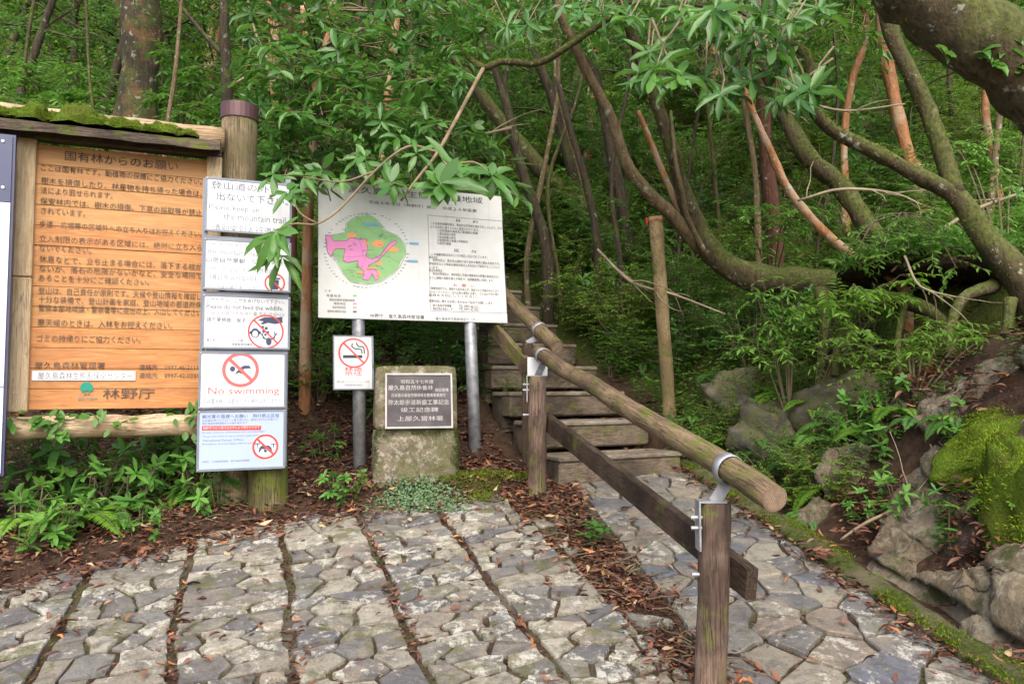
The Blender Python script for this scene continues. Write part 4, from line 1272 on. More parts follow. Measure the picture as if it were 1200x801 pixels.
# ================================================================== HANDRAIL
def beam(mb, p0, p1, w, h, up=Vector((0, 0, 1)), segs=1):
    p0, p1 = Vector(p0), Vector(p1); t = (p1 - p0).normalized(); s = t.cross(up).normalized(); u = s.cross(t)
    c = min(w, h) * .12
    prof = [(-w / 2 + c, -h / 2), (w / 2 - c, -h / 2), (w / 2, -h / 2 + c), (w / 2, h / 2 - c), (w / 2 - c, h / 2), (-w / 2 + c, h / 2), (-w / 2, h / 2 - c), (-w / 2, -h / 2 + c)]
    vs = []; fs = []
    for p in (p0, p1): vs += [p + s * a + u * b for a, b in prof]
    for k in range(8): fs.append((k, (k + 1) % 8, (k + 1) % 8 + 8, k + 8))
    fs += [tuple(reversed(range(8))), tuple(range(8, 16))]
    return mb.add(vs, fs)
def local_log(p0, p1, rad, m, name, parent, sides=18, endm=None, taper=.96):
    """a log whose own x axis runs along it, so the grain follows it"""
    p0, p1 = Vector(p0), Vector(p1); Ln = (p1 - p0).length; n = max(8, int(Ln / .09))
    pts = [(Ln * k / n, .005 * math.sin(k * .8), .005 * math.cos(k * .55)) for k in range(n + 1)]
    rs = [rad * (1 + (taper - 1) * k / n) * (1 + .02 * math.sin(k * 1.9)) for k in range(n + 1)]
    rs[0] *= .93; rs[-1] *= .93
    o = MB().tube(pts, rs, sides, cap=True, bumpy=.025).build(name, m, None, True)
    for p in o.data.polygons:
        if len(p.vertices) > 4:
            p.use_smooth = False
    if endm:
        o.data.materials.append(endm)
        for p in o.data.polygons:
            if len(p.vertices) > 4: p.material_index = 1
    rot = (p1 - p0).to_track_quat('X', 'Z')
    o.rotation_euler = rot.to_euler()
    o.location = p0 - parent.location
    o.parent = parent
    return o
def local_box(p0, p1, w, h, m, name, parent):
    p0, p1 = Vector(p0), Vector(p1); Ln = (p1 - p0).length
    o = beam(MB(), (0, 0, 0), (Ln, 0, 0), w, h).build(name, m)
    o.rotation_euler = (p1 - p0).to_track_quat('X', 'Z').to_euler(); o.location = p0 - parent.location; o.parent = parent
    return o
def vlog(top, bot, rad, m, name, parent, sides=18):
    top, bot = Vector(top), Vector(bot); n = 12
    pts = [(bot - parent.location) + (top - bot) * (k / n) + Vector((random.uniform(-.002, .002), random.uniform(-.002, .002), 0)) for k in range(n + 1)]
    rs = [rad * (1.02 - .05 * k / n + .02 * math.sin(k * 1.7)) for k in range(n + 1)]; rs[-1] *= .95
    return MB().tube(pts, rs, sides, bumpy=.03).build(name, m, parent, True)
def clamp(parent, c, axis, rad, post_top):
    """galvanised ring round the rail with an arm down to the post"""
    c = Vector(c) - parent.location; post_top = Vector(post_top) - parent.location; t = Vector(axis).normalized()
    mb = MB(); s = t.cross(Vector((0, 0, 1))).normalized(); u = s.cross(t); n = 24
    vs = []; fs = []
    for k in range(n):
        a = 2 * math.pi * k / n
        for (r, d) in ((rad + .002, -.018), (rad + .006, -.018), (rad + .006, .018), (rad + .002, .018)):
            vs.append(c + (s * math.cos(a) + u * math.sin(a)) * r + t * d)
    for k in range(n):
        b = (k + 1) % n
        for j in range(4): fs.append((k * 4 + j, b * 4 + j, b * 4 + (j + 1) % 4, k * 4 + (j + 1) % 4))
    ring = mb.add(vs, fs).build('clamp_ring', M['steel'], parent, True)
    low = c - u * (rad + .004)
    arm = beam(MB(), low, post_top + Vector((0, 0, .0)), .042, .006, up=Vector((0, -1, .3))).build('clamp_arm', M['steel'], parent)
    return ring

pf_t = at(839, 588, 2.5); pf_b = Vector((pf_t.x - .035, 2.5, SLOPE * 2.5 - .1))
ptr = at(630, 441, 4.58); prb = Vector((ptr.x - .005, 4.58, SLOPE * 4.58 - .08))
rail = thing('log_handrail', 'weathered round-log handrail between two log posts beside the paved path', 'handrail', (pf_b.x, pf_b.y, pf_b.z + .1))
vlog(pf_t, pf_b, .053, M['post_log'], 'post', rail); vlog(ptr, prb, .058, M['post_log'], 'post', rail)
q0 = at(630, 413, 4.64); q1 = at(909, 583, 2.22)
local_log(q0, q1, .046, M['rail_log'], 'rail', rail, endm=M['end_grain'])
dq = (q1 - q0)
def on_rail(px): 
    # parameter of the rail point seen at photo column px
    best = min(range(0, 1001), key=lambda k: abs(600 + FPX * (q0 + dq * (k / 1000)).x / (q0 + dq * (k / 1000)).y - px))
    return q0 + dq * (best / 1000)
clamp(rail, on_rail(851), dq, .046, pf_t + Vector((-.005, -.0, .0)))
clamp(rail, on_rail(637), dq, .046, ptr)
local_box(at(640, 493, 4.68), at(881, 684, 2.46) , .042, .112, M['dark_board'], 'lower_board', rail)
for (tp, yy, dx) in ((pf_t, 2.5, .053), (ptr, 4.58, .058)):
    l = rail.location
    mb = MB(); 
    mb.box(tp.x - dx - .012 - l.x, tp.x - dx - .006 - l.x, yy - .03 - l.y, yy + .03 - l.y, tp.z - .16 - l.z, tp.z + .008 - l.z)
    mb.box(tp.x - dx - .0055 - l.x, tp.x + .03 - l.x, yy - .03 - l.y, yy + .03 - l.y, tp.z + .001 - l.z, tp.z + .007 - l.z)
    mb.build('bracket_plate', M['steel'], rail)
    for dz in (.05, .085, .24):
        MB().tube([(tp.x - dx - .035 - l.x, yy - .01 - l.y, tp.z - dz - l.z), (tp.x - dx + .01 - l.x, yy - .01 - l.y, tp.z - dz - l.z)], .007, 8).build('bolt', M['steel'], rail)
wl = rail.location
wp = at(629.5, 431, 4.65)
MB().box(wp.x - .062 - wl.x, wp.x + .066 - wl.x, 4.665 - wl.y, 4.672 - wl.y, wp.z - .05 - wl.z, wp.z + .07 - wl.z).build('white_plate', M['white'], rail)

# upper handrail beside the steps
sdir = Vector((-.40, .917, .5))
u0 = at(653, 407, 4.84)
up_ = thing('log_handrail', 'mossy upper log handrail climbing beside the wooden steps behind the map sign', 'handrail', (.1, 4.98, hz(.1, 4.98)))
local_log(u0, u0 + sdir * 3.2, .05, M['rail_log'], 'rail', up_, endm=M['end_grain'])
ps_t = at(618, 402, 5.02); ps_b = Vector((ps_t.x, 5.02, hz(ps_t.x, 5.02) - .1))
local_box(ps_b, ps_t, .075, .075, M['dark_board'], 'post', up_)
for s_ in (1.35, 2.6):
    pp = u0 + sdir * s_; local_box(Vector((pp.x, pp.y, hz(pp.x, pp.y) - .1)), pp - Vector((0, 0, .05)), .075, .075, M['dark_board'], 'post', up_)
clamp(up_, u0 + sdir * .27, sdir, .05, ps_t)
b0 = at(616, 428, 4.96); local_box(b0, b0 + sdir * 2.6, .04, .11, M['rail_log'], 'lower_board', up_)

# ================================================================== STEPS
st = thing('wooden_steps', 'flight of weathered timber steps climbing to the left behind the handrail', 'steps', (.72, 5.0, SLOPE * 5.0))
fd = Vector((.917, .40, 0)); bdv = Vector((-.40, .917, 0))
for k in range(10):
    cr = Vector((1.18 - .153 * k, 5.06 + .35 * k, 1.005 + .203 * k))
    wdt = .98 if k else .93
    j = random.uniform(-.02, .02)
    p0 = cr - fd * (wdt + random.uniform(-.03, .03)); p1 = cr + fd * j
    c0 = p0 + bdv * .085; c1 = p1 + bdv * .085
    l = st.location
    rt = fd.to_track_quat('X', 'Z').to_euler()
    o = MB().box(0, (p1 - p0).length, 0, .17, -.185, -.032, .012).build('riser_beam', M['step_wood'], st); o.rotation_euler = rt; o.location = p0 - l
    o = MB().box(-.004, (p1 - p0).length + .004, -.008, .165, -.031, 0, .007).build('tread_board', M['step_top'], st); o.rotation_euler = rt; o.location = p0 - l
    o = MB().box(-.006, (p1 - p0).length - .01, .170, .34, -.034, -.004, .007).build('tread_board', M['step_top'], st); o.rotation_euler = rt; o.location = p0 - l
    for e0 in (.02, (p1 - p0).length - .12):
        o = MB().box(e0, e0 + .09, .171, .40, -.3, -.036).build('bearer', M['step_wood'], st); o.rotation_euler = rt; o.location = p0 - l

# ================================================================== VEGETATION
UP = Vector((0, 0, 1))
def rv(s=1.0): return Vector((random.uniform(-s, s), random.uniform(-s, s), random.uniform(-s, s)))

def twig(Lv, mb, p, d, length, n, L, W, droop=.25, r0=.003, flatness=.6):
    """a twig with leaves set alternately along it"""
    p = Vector(p); d = Vector(d).normalized()
    pts = [p]; cur = d.copy()
    seg = 4
    for k in range(seg):
        cur = (cur + Vector((0, 0, -droop / seg)) + rv(.12)).normalized(); pts.append(pts[-1] + cur * (length / seg))
    if mb is not None: mb.tube(pts, [r0 * (1 - .17 * k) for k in range(seg + 1)], 3, cap=False)
    side = cur.cross(UP)
    side = side.normalized() if side.length > .01 else Vector((1, 0, 0))
    tone = random.gauss(.5, .16)
    for k in range(n):
        t = .12 + .88 * (k + random.random() * .5) / n
        i = min(int(t * seg), seg - 1); f = t * seg - i
        q = pts[i].lerp(pts[i + 1], f)
        tan = (pts[i + 1] - pts[i]).normalized()
        s = side * (1 if k % 2 else -1)
        if k == n - 1: s = side * .1
        ld = tan * .55 + s * .85 + Vector((0, 0, -.12)) + rv(.25)
        nn = Vector((0, 0, flatness)) + rv(.55) * (1 - flatness * .5)
        Lv.add(q, ld, nn, L * random.uniform(.65, 1.15), W * random.uniform(.7, 1.1), min(1, max(0, tone + random.gauss(0, .14))))

def whorl(Lv, p, d, n, L, W, droop=.15, spread=(10, 65)):
    """leaves radiating from a shoot tip"""
    p = Vector(p); d = Vector(d).normalized()
    a = d.cross(UP) if abs(d.z) < .9 else d.cross(Vector((1, 0, 0)))
    a.normalize(); b = d.cross(a)
    ph = random.uniform(0, 6.28); tone = random.gauss(.5, .12)
    for k in range(n):
        th = ph + k * 2.39996
        el = R(random.uniform(*spread)) * (1 - .6 * k / n) if k > n * .6 else R(random.uniform(spread[0] - 15, spread[1] * .6))
        out = a * math.cos(th) + b * math.sin(th)
        ld = out * math.cos(el) + d * math.sin(el) + Vector((0, 0, -droop))
        nn = d * math.cos(el) - out * math.sin(el) + UP * .35
        Lv.add(p + d * random.uniform(-.03, .03) * L * 4, ld + rv(.22), nn + rv(.3), L * random.uniform(.45, 1.12), W * random.uniform(.8, 1.15), min(1, max(0, tone + random.gauss(0, .13))))

def limb(p, d, length, n=6, wob=.16, rise=0.0):
    pts = [Vector(p)]; cur = Vector(d).normalized()
    for k in range(n):
        cur = (cur + rv(wob) + UP * rise / n).normalized(); pts.append(pts[-1] + cur * (length / n))
    return pts

def make_shrub(name, label, R_, h, nstem, ntw, nl, L, W, lm, tmpl=T2, whorls=False, group=None, cat='shrub', stem='stem'):
    t = thing(name, label, cat, (0, 0, -50), 0, group)
    st_, lv = MB(), Leaves(tmpl)
    for s in range(nstem):
        a = random.uniform(0, 6.283); k = random.uniform(.25, 1.0)
        top = Vector((math.cos(a) * R_ * k, math.sin(a) * R_ * k, h * random.uniform(.7, 1.1) * (1.1 - .35 * k)))
        p0 = Vector((math.cos(a) * .05, math.sin(a) * .05, -.12))
        n = 6; pts = []
        for i in range(n + 1):
            f = i / n; pts.append(p0 + Vector((top.x * f ** 1.4, top.y * f ** 1.4, (top.z + .12) * f)) + rv(.03) * h * (i > 0))
        st_.tube(pts, [.012 * h * (1 - .8 * i / n) + .002 for i in range(n + 1)], 4, cap=False)
        for j in range(ntw):
            f = .25 + .75 * (j + random.random()) / ntw
            i = min(int(f * n), n - 1); q = pts[i].lerp(pts[i + 1], f * n - i)
            d = Vector((math.cos(a), math.sin(a), .35)) * .7 + rv(.9); d.z = abs(d.z) * .7
            if whorls:
                tip = limb(q, d + UP * .2, h * random.uniform(.1, .28), 3); st_.tube(tip, [.004, .0035, .003, .002], 3, cap=False)
                whorl(lv, tip[-1], tip[-1] - tip[-2] + UP * .01, nl, L, W)
            else:
                twig(lv, st_, q, d, h * random.uniform(.2, .42), nl, L, W)
    st_.build('stems', M[stem], t)
    lv.build('foliage', M[lm], t, (.4, 1.6), True)
    return t

def make_fern(name, label, nf, L, lm, group=None, arch=1.0, width=.36):
    t = thing(name, label, 'fern', (0, 0, -50), 0, group)
    for k in range(nf):
        a = 2 * math.pi * k / nf + random.uniform(-.3, .3); ln = L * random.uniform(.75, 1.1)
        lv, mb = Leaves(T2), MB()
        d0 = Vector((math.cos(a), math.sin(a), random.uniform(.7, 1.3))).normalized(); pts = [Vector((0, 0, 0))]; cur = d0
        ns = 16
        for i in range(ns):
            cur = (cur + Vector((0, 0, -arch * .13))).normalized(); pts.append(pts[-1] + cur * ln / ns)
        mb.tube(pts, [.0028 * (1 - .8 * i / ns) for i in range(ns + 1)], 3, cap=False)
        tone = random.gauss(.55, .15)
        for i in range(3, ns + 1):
            f = i / ns; w = width * ln * math.sin(math.pi * min(1, (f * .92 + .1))) ** .8 * .55 + .004
            tan = (pts[i] - pts[i - 1]).normalized(); s = tan.cross(UP).normalized(); nrm = s.cross(tan)
            for sg in (-1, 1):
                for q in (0, .5):
                    lv.add(pts[i - 1].lerp(pts[i], q), s * sg + tan * .38 + rv(.07), nrm + rv(.15), w * random.uniform(.9, 1.05), ln / ns * .62, min(1, max(0, tone + random.gauss(0, .06))))
        fo = lv.build('frond', M[lm], t)
        mb.build('stalk', M['twig_green'], fo)
    return t

# ------------------------------------------------------------------ hand-placed trees
def px_path(pts, root=None, drop=True, sub=5):
    """(photo x, photo y, distance, width in photo px) -> smooth world path and radii"""
    raw = []
    for x, y, Y, w in pts:
        p = at(x, y, Y); raw.append((p.x, p.y, p.z, w * .5 * Y / FPX))
    if drop:
        x, y, z, r = raw[-1]; h = hz(x, y)
        if z > h - .05: raw.append((x + .02, y + .03, h - .12, r * 1.25))
    s = catmull(raw, sub)
    return [Vector(q[:3]) for q in s], [max(.002, q[3]) for q in s]

def tree(name, label, bark, trunk, limbs=(), cat='tree', crown=None, group=None, lm='leaf_broad', drop=True, extra=None, fuzz=0):
    """trunk: pixel path top -> base; limbs: pixel paths; crown: dict of foliage"""
    pts, rad = px_path(trunk, drop=drop)
    base = pts[-1]
    ph_ = random.uniform(0, 99)
    rad = [r * (1 + .22 * float(vnoise(np.array(i * .42 + ph_), np.array(ph_), 3)) + .14 * float(vnoise(np.array(i * 1.3 + ph_), np.array(7.0), 5))) for i, r in enumerate(rad)]
    t = thing(name, label, cat, base, 0, group)
    tr = MB(); tr.tube([p - base for p in pts], rad, 14, bumpy=.18)
    tr.build('trunk', M[bark], t, True)
    if fuzz:
        fz = Leaves()
        segs = [(pts, rad)] + [px_path(l[1], drop=False) for l in limbs if l[0] == 'bark_moss']
        for _ in range(fuzz):
            sp, sr = random.choice(segs) if random.random() < .4 else segs[0]
            i = random.randrange(len(sp) - 1); f = random.random(); tn = (sp[i + 1] - sp[i]).normalized()
            c = sp[i].lerp(sp[i + 1], f); a = tn.cross(UP).normalized(); b = a.cross(tn)
            th = random.uniform(0, 6.28); d = a * math.cos(th) + b * math.sin(th)
            if d.z < random.uniform(-.9, .5) or fbm(np.array(c.x * 5 + d.x), np.array(c.z * 5 + d.z + c.y), 15, 3) < -.04: continue
            fz.add(c + d * (sr[i] * random.uniform(.93, 1.03)) - base, d + rv(.9), rv(1), random.uniform(.010, .024), .006, random.random())
        fz.build('moss_tuft', M['moss_tuft'], t)
    for l in limbs:
        lp, lr = px_path(l[1], drop=False)
        MB().tube([p - base for p in lp], lr, 9, bumpy=.16).build('limb', M[l[0]], t, True)
    if crown:
        lv, mb = Leaves(crown.get('tmpl', T2)), MB()
        tops = [pts[0] - base] + [px_path(l[1], drop=False)[0][0] - base for l in limbs]
        for _ in range(crown.get('n', 18)):
            o = random.choice(tops)
            d = Vector((random.uniform(-1, 1), random.uniform(-1, 1), random.uniform(.1, 1)))
            lp = limb(o, d, crown.get('len', 1.1) * random.uniform(.5, 1.3), 6, .2, .1)
            mb.tube(lp, [.014 - .002 * k for k in range(len(lp))], 5, cap=False)
            for j in range(crown.get('tw', 9)):
                q = random.choice(lp[2:]); dd = rv(1); dd.z = dd.z * .5 + .1
                if crown.get('whorl'):
                    tp = limb(q, dd, .25, 2); mb.tube(tp, [.005, .004, .003], 3, cap=False); whorl(lv, tp[-1], tp[-1] - tp[0], 9, crown.get('L', .14), crown.get('W', .04))
                else: twig(lv, mb, q, dd, .4, crown.get('nl', 12), crown.get('L', .075), crown.get('W', .034))
        if extra: extra(lv, mb, base)
        mb.build('branches', M[crown.get('stem', 'stem')], t)
        lv.build('crown', M[crown.get('lm', lm)], t, (-.3, 2.6), True)
    elif extra:
        lv, mb = Leaves(T8), MB(); extra(lv, mb, base)
        if mb.v: mb.build('branches', M['twig_brown'], t, True)
        if lv.P: lv.build('foliage', M[lm], t, (-.6, 3.2), True)
    return t

SM = dict(n=14, len=1.2, tw=8, L=.075, W=.032, lm='leaf_small')
SM3 = dict(n=16, len=1.3, tw=8, L=.085, W=.034, lm='leaf_small')
SM2 = dict(n=9, len=1.0, tw=7, L=.07, W=.03, lm='leaf_small')
BR = dict(n=8, len=.9, tw=5, whorl=True, L=.14, W=.042, lm='leaf_broad')

tree('old_tree', 'thick lichen-blotched trunk standing behind the roof of the wooden notice board', 'bark_lichen', [(166, -60, 8.6, 40), (166, 0, 8.5, 44), (165, 70, 8.5, 46), (160, 140, 8.5, 50), (156, 330, 8.5, 62)], crown=SM)
tree('slender_tree', 'thin straight grey-brown trunk rising just left of the capped log post', 'bark_dark', [(262, -60, 7.4, 11), (263, 40, 7.4, 11.5), (266, 110, 7.4, 13), (268, 330, 7.4, 15)], [('bark_dark', [(196, -12, 7.6, 4), (232, 32, 7.5, 5), (262, 66, 7.4, 7)])], crown=SM2)
tree('orange_barked_tree', 'slim orange-barked tree right of the capped log post, bent like a bow', 'bark_orange', [(314, -50, 6.1, 12), (321, 40, 6.1, 12), (323, 110, 6.1, 11), (331, 170, 6.1, 12), (327, 230, 6.1, 12), (325, 470, 6.1, 15)], crown=SM2)
tree('brown_barked_tree', 'straight red-brown trunk close behind the slim orange-barked tree', 'bark_red', [(340, -50, 6.6, 14), (336, 80, 6.6, 14), (339, 170, 6.6, 15), (340, 470, 6.6, 17)], crown=SM2)
# leafy orange tree in front, with the bright foliage over the map sign
def bright_leaves(lv, mb, base):
    src = [at(372, 60, 5.7), at(366, 120, 5.7), at(378, 10, 5.7)]
    zones = [(300, 600, -20, 60, 40, (4.9, 5.9)), (320, 540, 50, 130, 44, (4.7, 5.8)), (310, 480, 120, 205, 40, (4.5, 5.6)), (285, 345, 0, 50, 6, (4.8, 5.5)), (430, 570, -10, 90, 22, (4.9, 6.0)), (310, 390, 180, 235, 12, (4.4, 5.0)), (330, 580, 140, 212, 34, (4.6, 5.4)), (290, 350, 60, 190, 14, (4.6, 5.6))]
    for x0, x1, y0, y1, n, yr in zones:
        for k in range(n):
            tip = at(random.uniform(x0, x1), random.uniform(y0, y1), random.uniform(*yr))
            s = min(src, key=lambda q: (q - tip).length)
            mid = s.lerp(tip, .55) + Vector((0, 0, random.uniform(-.05, .15)))
            if random.random() < .3:
                pts = [Vector(q) - base for q in catmull([tuple(s), tuple(mid), tuple(tip)], 4)]
                mb.tube(pts, [.010 - .0009 * k for k in range(len(pts))], 4, cap=False)
            else:
                pts = [(tip - base) + Vector((random.uniform(-.1, .1), .25, random.uniform(-.15, .1))), tip - base]
                mb.tube(pts, [.005, .003], 3, cap=False)
            if k % 2:
                for q in range(3): twig(lv, mb, (tip - base) + rv(.05), Vector((random.uniform(-1, 1), random.uniform(-.9, .2), random.uniform(-.3, .5))), random.uniform(.2, .34), 7, random.uniform(.10, .15), random.uniform(.034, .046), .5, .003)
            else:
                whorl(lv, tip - base, (tip - mid).normalized() * .5 + Vector((random.uniform(-.7, .7), random.uniform(-.8, .1), random.uniform(.0, .9))), random.randint(6, 10), random.uniform(.11, .18), random.uniform(.034, .05), random.uniform(.1, .5), (-15, 70))
tree('leafy_tree', 'orange-stemmed tree whose bright glossy leaf clusters hang above the signs', 'bark_orange', [(392, -40, 5.8, 9), (385, 40, 5.75, 10), (371, 110, 5.7, 10), (367, 190, 5.7, 10), (362, 235, 5.7, 11), (357, 480, 5.7, 14)], [('bark_orange', [(352, -30, 5.8, 6), (358, 40, 5.75, 7), (371, 112, 5.7, 8)])], extra=bright_leaves)

# leaning multi-stemmed tree on the right, held up by the prop pole
def lean_leaves(lv, mb, base):
    def br(path, r0, r1):
        s = catmull([tuple(at(*q)) for q in path], 4)
        pts = [Vector(q) - base for q in s]
        mb.tube(pts, [r0 + (r1 - r0) * k / (len(pts) - 1) for k in range(len(pts))], 6, bumpy=.2)
        return pts
    br([(567, 79, 4.75), (540, 130, 4.4), (514, 177, 4.05), (490, 208, 3.9), (470, 235, 3.85)], .015, .006)
    br([(512, 178, 4.05), (478, 172, 4.0), (440, 200, 3.95), (400, 243, 3.9), (372, 262, 3.85), (345, 262, 3.8), (322, 270, 3.75)], .009, .004)
    br([(514, 177, 4.05), (525, 200, 3.8), (516, 216, 3.65)], .010, .005)
    br([(525, 195, 3.85), (555, 190, 3.75), (574, 203, 3.7)], .007, .004)
    br([(440, 200, 3.95), (400, 213, 3.9), (355, 207, 3.9), (322, 205, 3.9)], .006, .003)
    br([(470, 225, 3.87), (455, 222, 3.8), (462, 214, 3.75)], .006, .004)
    br([(372, 262, 3.85), (352, 250, 3.8), (340, 228, 3.8)], .006, .003)
    for x, y, Y, n, L, dr in [(516, 218, 3.62, 13, .25, .3), (576, 206, 3.68, 9, .20, .3), (530, 196, 3.7, 8, .19, .0), (458, 216, 3.78, 9, .16, .2), (325, 272, 3.72, 9, .23, .45), (338, 226, 3.8, 7, .16, .2),
                              (320, 205, 3.9, 8, .15, .15), (356, 207, 3.9, 6, .14, .1), (400, 213, 3.95, 5, .13, .1), (488, 180, 3.95, 5, .14, .1), (428, 186, 4.2, 7, .17, .1), (330, 300, 3.75, 6, .2, .7)]:
        p = at(x, y, Y) - base
        whorl(lv, p, Vector((random.uniform(-.3, .3), -.75, .45)), n, L, L * .27, dr, (-5, 50))
    for _ in range(150):            # airy leafy twigs filling the top of the view
        x = random.uniform(540, 1010); y = random.uniform(-40, 30 + 60 * random.random()); Y = random.uniform(5.0, 7.2)
        p = at(x, y, Y) - base
        q = p + Vector((random.uniform(-.3, .3), random.uniform(-.1, .2), random.uniform(.15, .4)))
        mb.tube([q, p], [.005, .003], 3, cap=False)
        for _k in range(2): twig(lv, mb, p + rv(.05), Vector((random.uniform(-1, 1), random.uniform(-.7, .3), random.uniform(-.5, .3))), random.uniform(.25, .42), 9, random.uniform(.08, .12), random.uniform(.03, .042), .5, .003)
    # big pale-shining leaf whorls at the upper right
    extra_ = [(random.uniform(590, 970), random.uniform(-30, 45), random.uniform(4.0, 5.2), random.randint(6, 9), random.uniform(.12, .17)) for _ in range(40)] + [(random.uniform(735, 965), random.uniform(-15, 125), random.uniform(3.6, 4.2), random.randint(7, 10), random.uniform(.15, .21)) for _ in range(20)] + [(random.uniform(820, 930), random.uniform(40, 120), random.uniform(4.0, 4.6), random.randint(6, 9), random.uniform(.12, .16)) for _ in range(12)]
    for x, y, Y, n, L in extra_ + [(767, 84, 3.7, 11, .21), (838, 12, 3.6, 11, .21), (880, 95, 4.0, 10, .17), (858, 80, 4.1, 8, .16), (905, 70, 4.0, 9, .17), (930, 22, 3.9, 10, .18), (893, 18, 3.8, 9, .18), (800, 40, 4.2, 7, .16), (870, 45, 4.1, 8, .17), (775, 55, 4.2, 7, .15), (960, 10, 4.1, 8, .17), (800, 8, 4.0, 8, .18), (700, -5, 4.6, 8, .17), (735, 20, 4.4, 7, .16), (640, 10, 4.9, 8, .15), (600, 30, 5.1, 8, .15), (905, 110, 4.2, 7, .14)]:
        p = at(x, y, Y) - base
        whorl(lv, p, Vector((random.uniform(-.4, .4), -.6, random.uniform(.1, .6))), n, L, L * .25, .25, (-5, 50))
        q = at(x + random.uniform(-30, 50), y - random.uniform(40, 80), Y + .3) - base
        mb.tube([q, q.lerp(p, .5) + rv(.04), p], [.009, .007, .004], 4, cap=False)
tree('leaning_tree', 'mossy tree leaning over the steps in several curved stems, resting on a prop pole', 'bark_moss',
     [(725, -30, 4.9, 13), (731, 11, 5.0, 13), (749, 65, 5.1, 14), (767, 115, 5.15, 15), (785, 166, 5.2, 16), (798, 216, 5.3, 18), (817, 267, 5.4, 22), (840, 302, 5.45, 26), (882, 325, 5.5, 32), (935, 330, 5.6, 36), (1000, 345, 5.7, 48)],
     [('bark_pale', [(645, -30, 4.8, 11), (659, 22, 4.85, 11), (687, 83, 5.0, 12), (716, 137, 5.1, 13), (734, 191, 5.2, 14), (760, 226, 5.3, 15), (790, 254, 5.38, 17), (822, 292, 5.45, 18)]),
      ('bark_moss', [(547, 66, 4.85, 6), (567, 79, 4.75, 8), (590, 72, 4.75, 8), (630, 74, 4.75, 8), (666, 54, 4.75, 8), (702, 29, 4.8, 8), (738, 2, 4.85, 9), (770, -40, 4.9, 11)]),
      ('bark_orange', [(748, 130, 5.4, 5), (760, 160, 5.4, 6.5), (776, 200, 5.4, 7.5), (792, 236, 5.4, 8), (812, 275, 5.42, 9)]),
      ('bark_pale', [(786, 130, 5.15, 4), (792, 190, 5.1, 5), (800, 225, 5.15, 5), (806, 255, 5.25, 6), (828, 300, 5.4, 7)])], extra=lean_leaves, fuzz=6000)

# the pale branch with the big mossy lower trunk at the right
tree('bent_tree', 'mossy trunk bending left out of the dark root hollow, with a pale crooked top', 'bark_moss',
     [(893, 30, 4.4, 9), (915, 47, 4.4, 11), (940, 62, 4.4, 14), (950, 85, 4.4, 14), (946, 115, 4.45, 14), (975, 152, 4.5, 15), (1025, 178, 4.5, 17), (1075, 205, 4.5, 19), (1122, 232, 4.5, 23), (1155, 280, 4.45, 30), (1205, 340, 4.4, 42), (1250, 420, 4.4, 60)],
     [('bark_moss', [(1028, -40, 4.6, 17), (1045, 40, 4.6, 18), (1066, 85, 4.6, 18), (1085, 125, 4.6, 19), (1102, 172, 4.55, 20), (1120, 228, 4.5, 22)]),
      ('bark_pale', [(830, 8, 4.35, 6), (866, 22, 4.4, 8), (893, 30, 4.4, 9)])], crown=SM2, fuzz=6000)
tree('great_tree', 'massive moss-coated trunk arching across the upper right corner', 'bark_great', [(985, -95, 3.15, 66), (1040, -45, 3.15, 76), (1098, 6, 3.15, 84), (1152, 48, 3.1, 88), (1212, 96, 3.1, 92), (1290, 160, 3.1, 100), (1350, 260, 3.1, 110), (1390, 440, 3.1, 124)],
     extra=lambda lv, mb, base: [whorl(lv, at(x, y, 3.0) - base, Vector((random.uniform(-.5, .5), -.6, .5)), 7, .085, .034, .1) for x, y in ((1165, 75), (1180, 45), (1150, 62), (1192, 78), (1108, 62), (1172, 60))], fuzz=9000)
tree('orange_sapling', 'bright orange bare stem slanting down to the right above the fern bank', 'bark_orange', [(868, 90, 5.2, 7), (880, 125, 5.2, 8), (903, 178, 5.2, 9), (925, 224, 5.2, 10), (968, 274, 5.15, 11), (1012, 308, 5.15, 12), (1040, 322, 5.2, 12), (1062, 345, 5.25, 12)], crown=None)
tree('dark_tree', 'dark mossy trunk slanting down to the right behind the bright orange stem', 'bark_moss', [(890, 60, 5.9, 15), (915, 125, 5.9, 18), (948, 185, 5.8, 20), (984, 217, 5.8, 22), (1014, 262, 5.7, 24), (1040, 310, 5.7, 32)], crown=SM2, fuzz=6000)
tree('red_tree', 'dark red-brown upright trunk left of the bright orange slanting stem', 'bark_red', [(888, 40, 6.6, 14), (894, 115, 6.6, 15), (899, 200, 6.6, 16), (907, 262, 6.6, 18)], crown=SM3)
tree('tan_sapling', 'thin tan stem in front of the dark red-brown upright trunk', 'bark_pale', [(866, 60, 6.2, 5), (872, 120, 6.2, 7), (884, 195, 6.2, 7), (888, 262, 6.2, 8)])
tree('orange_tree', 'widest upright orange trunk, left of the massive arching mossy trunk', 'bark_orange', [(1030, -20, 6.6, 12), (1036, 50, 6.6, 14), (1050, 125, 6.6, 15), (1064, 180, 6.6, 15), (1076, 215, 6.6, 16)], crown=SM3)
tree('orange_tree', 'thin wavy orange stem between pale crooked branch and wider orange trunk', 'bark_orange', [(1006, -20, 6.9, 8), (1016, 40, 6.9, 8), (1000, 90, 6.9, 9), (990, 150, 6.9, 9), (990, 222, 6.9, 10)], crown=SM3)
tree('orange_tree', 'thin orange stem below the arching mossy trunk near the right edge', 'bark_orange', [(1156, 70, 6.4, 7), (1155, 130, 6.4, 8), (1164, 190, 6.4, 9), (1172, 245, 6.4, 10)], crown=SM3)
tree('grey_sapling', 'thin grey stem beside the thin orange stem near the right edge', 'bark_pale', [(1176, 90, 6.2, 5), (1170, 150, 6.2, 7), (1160, 250, 6.2, 8)])
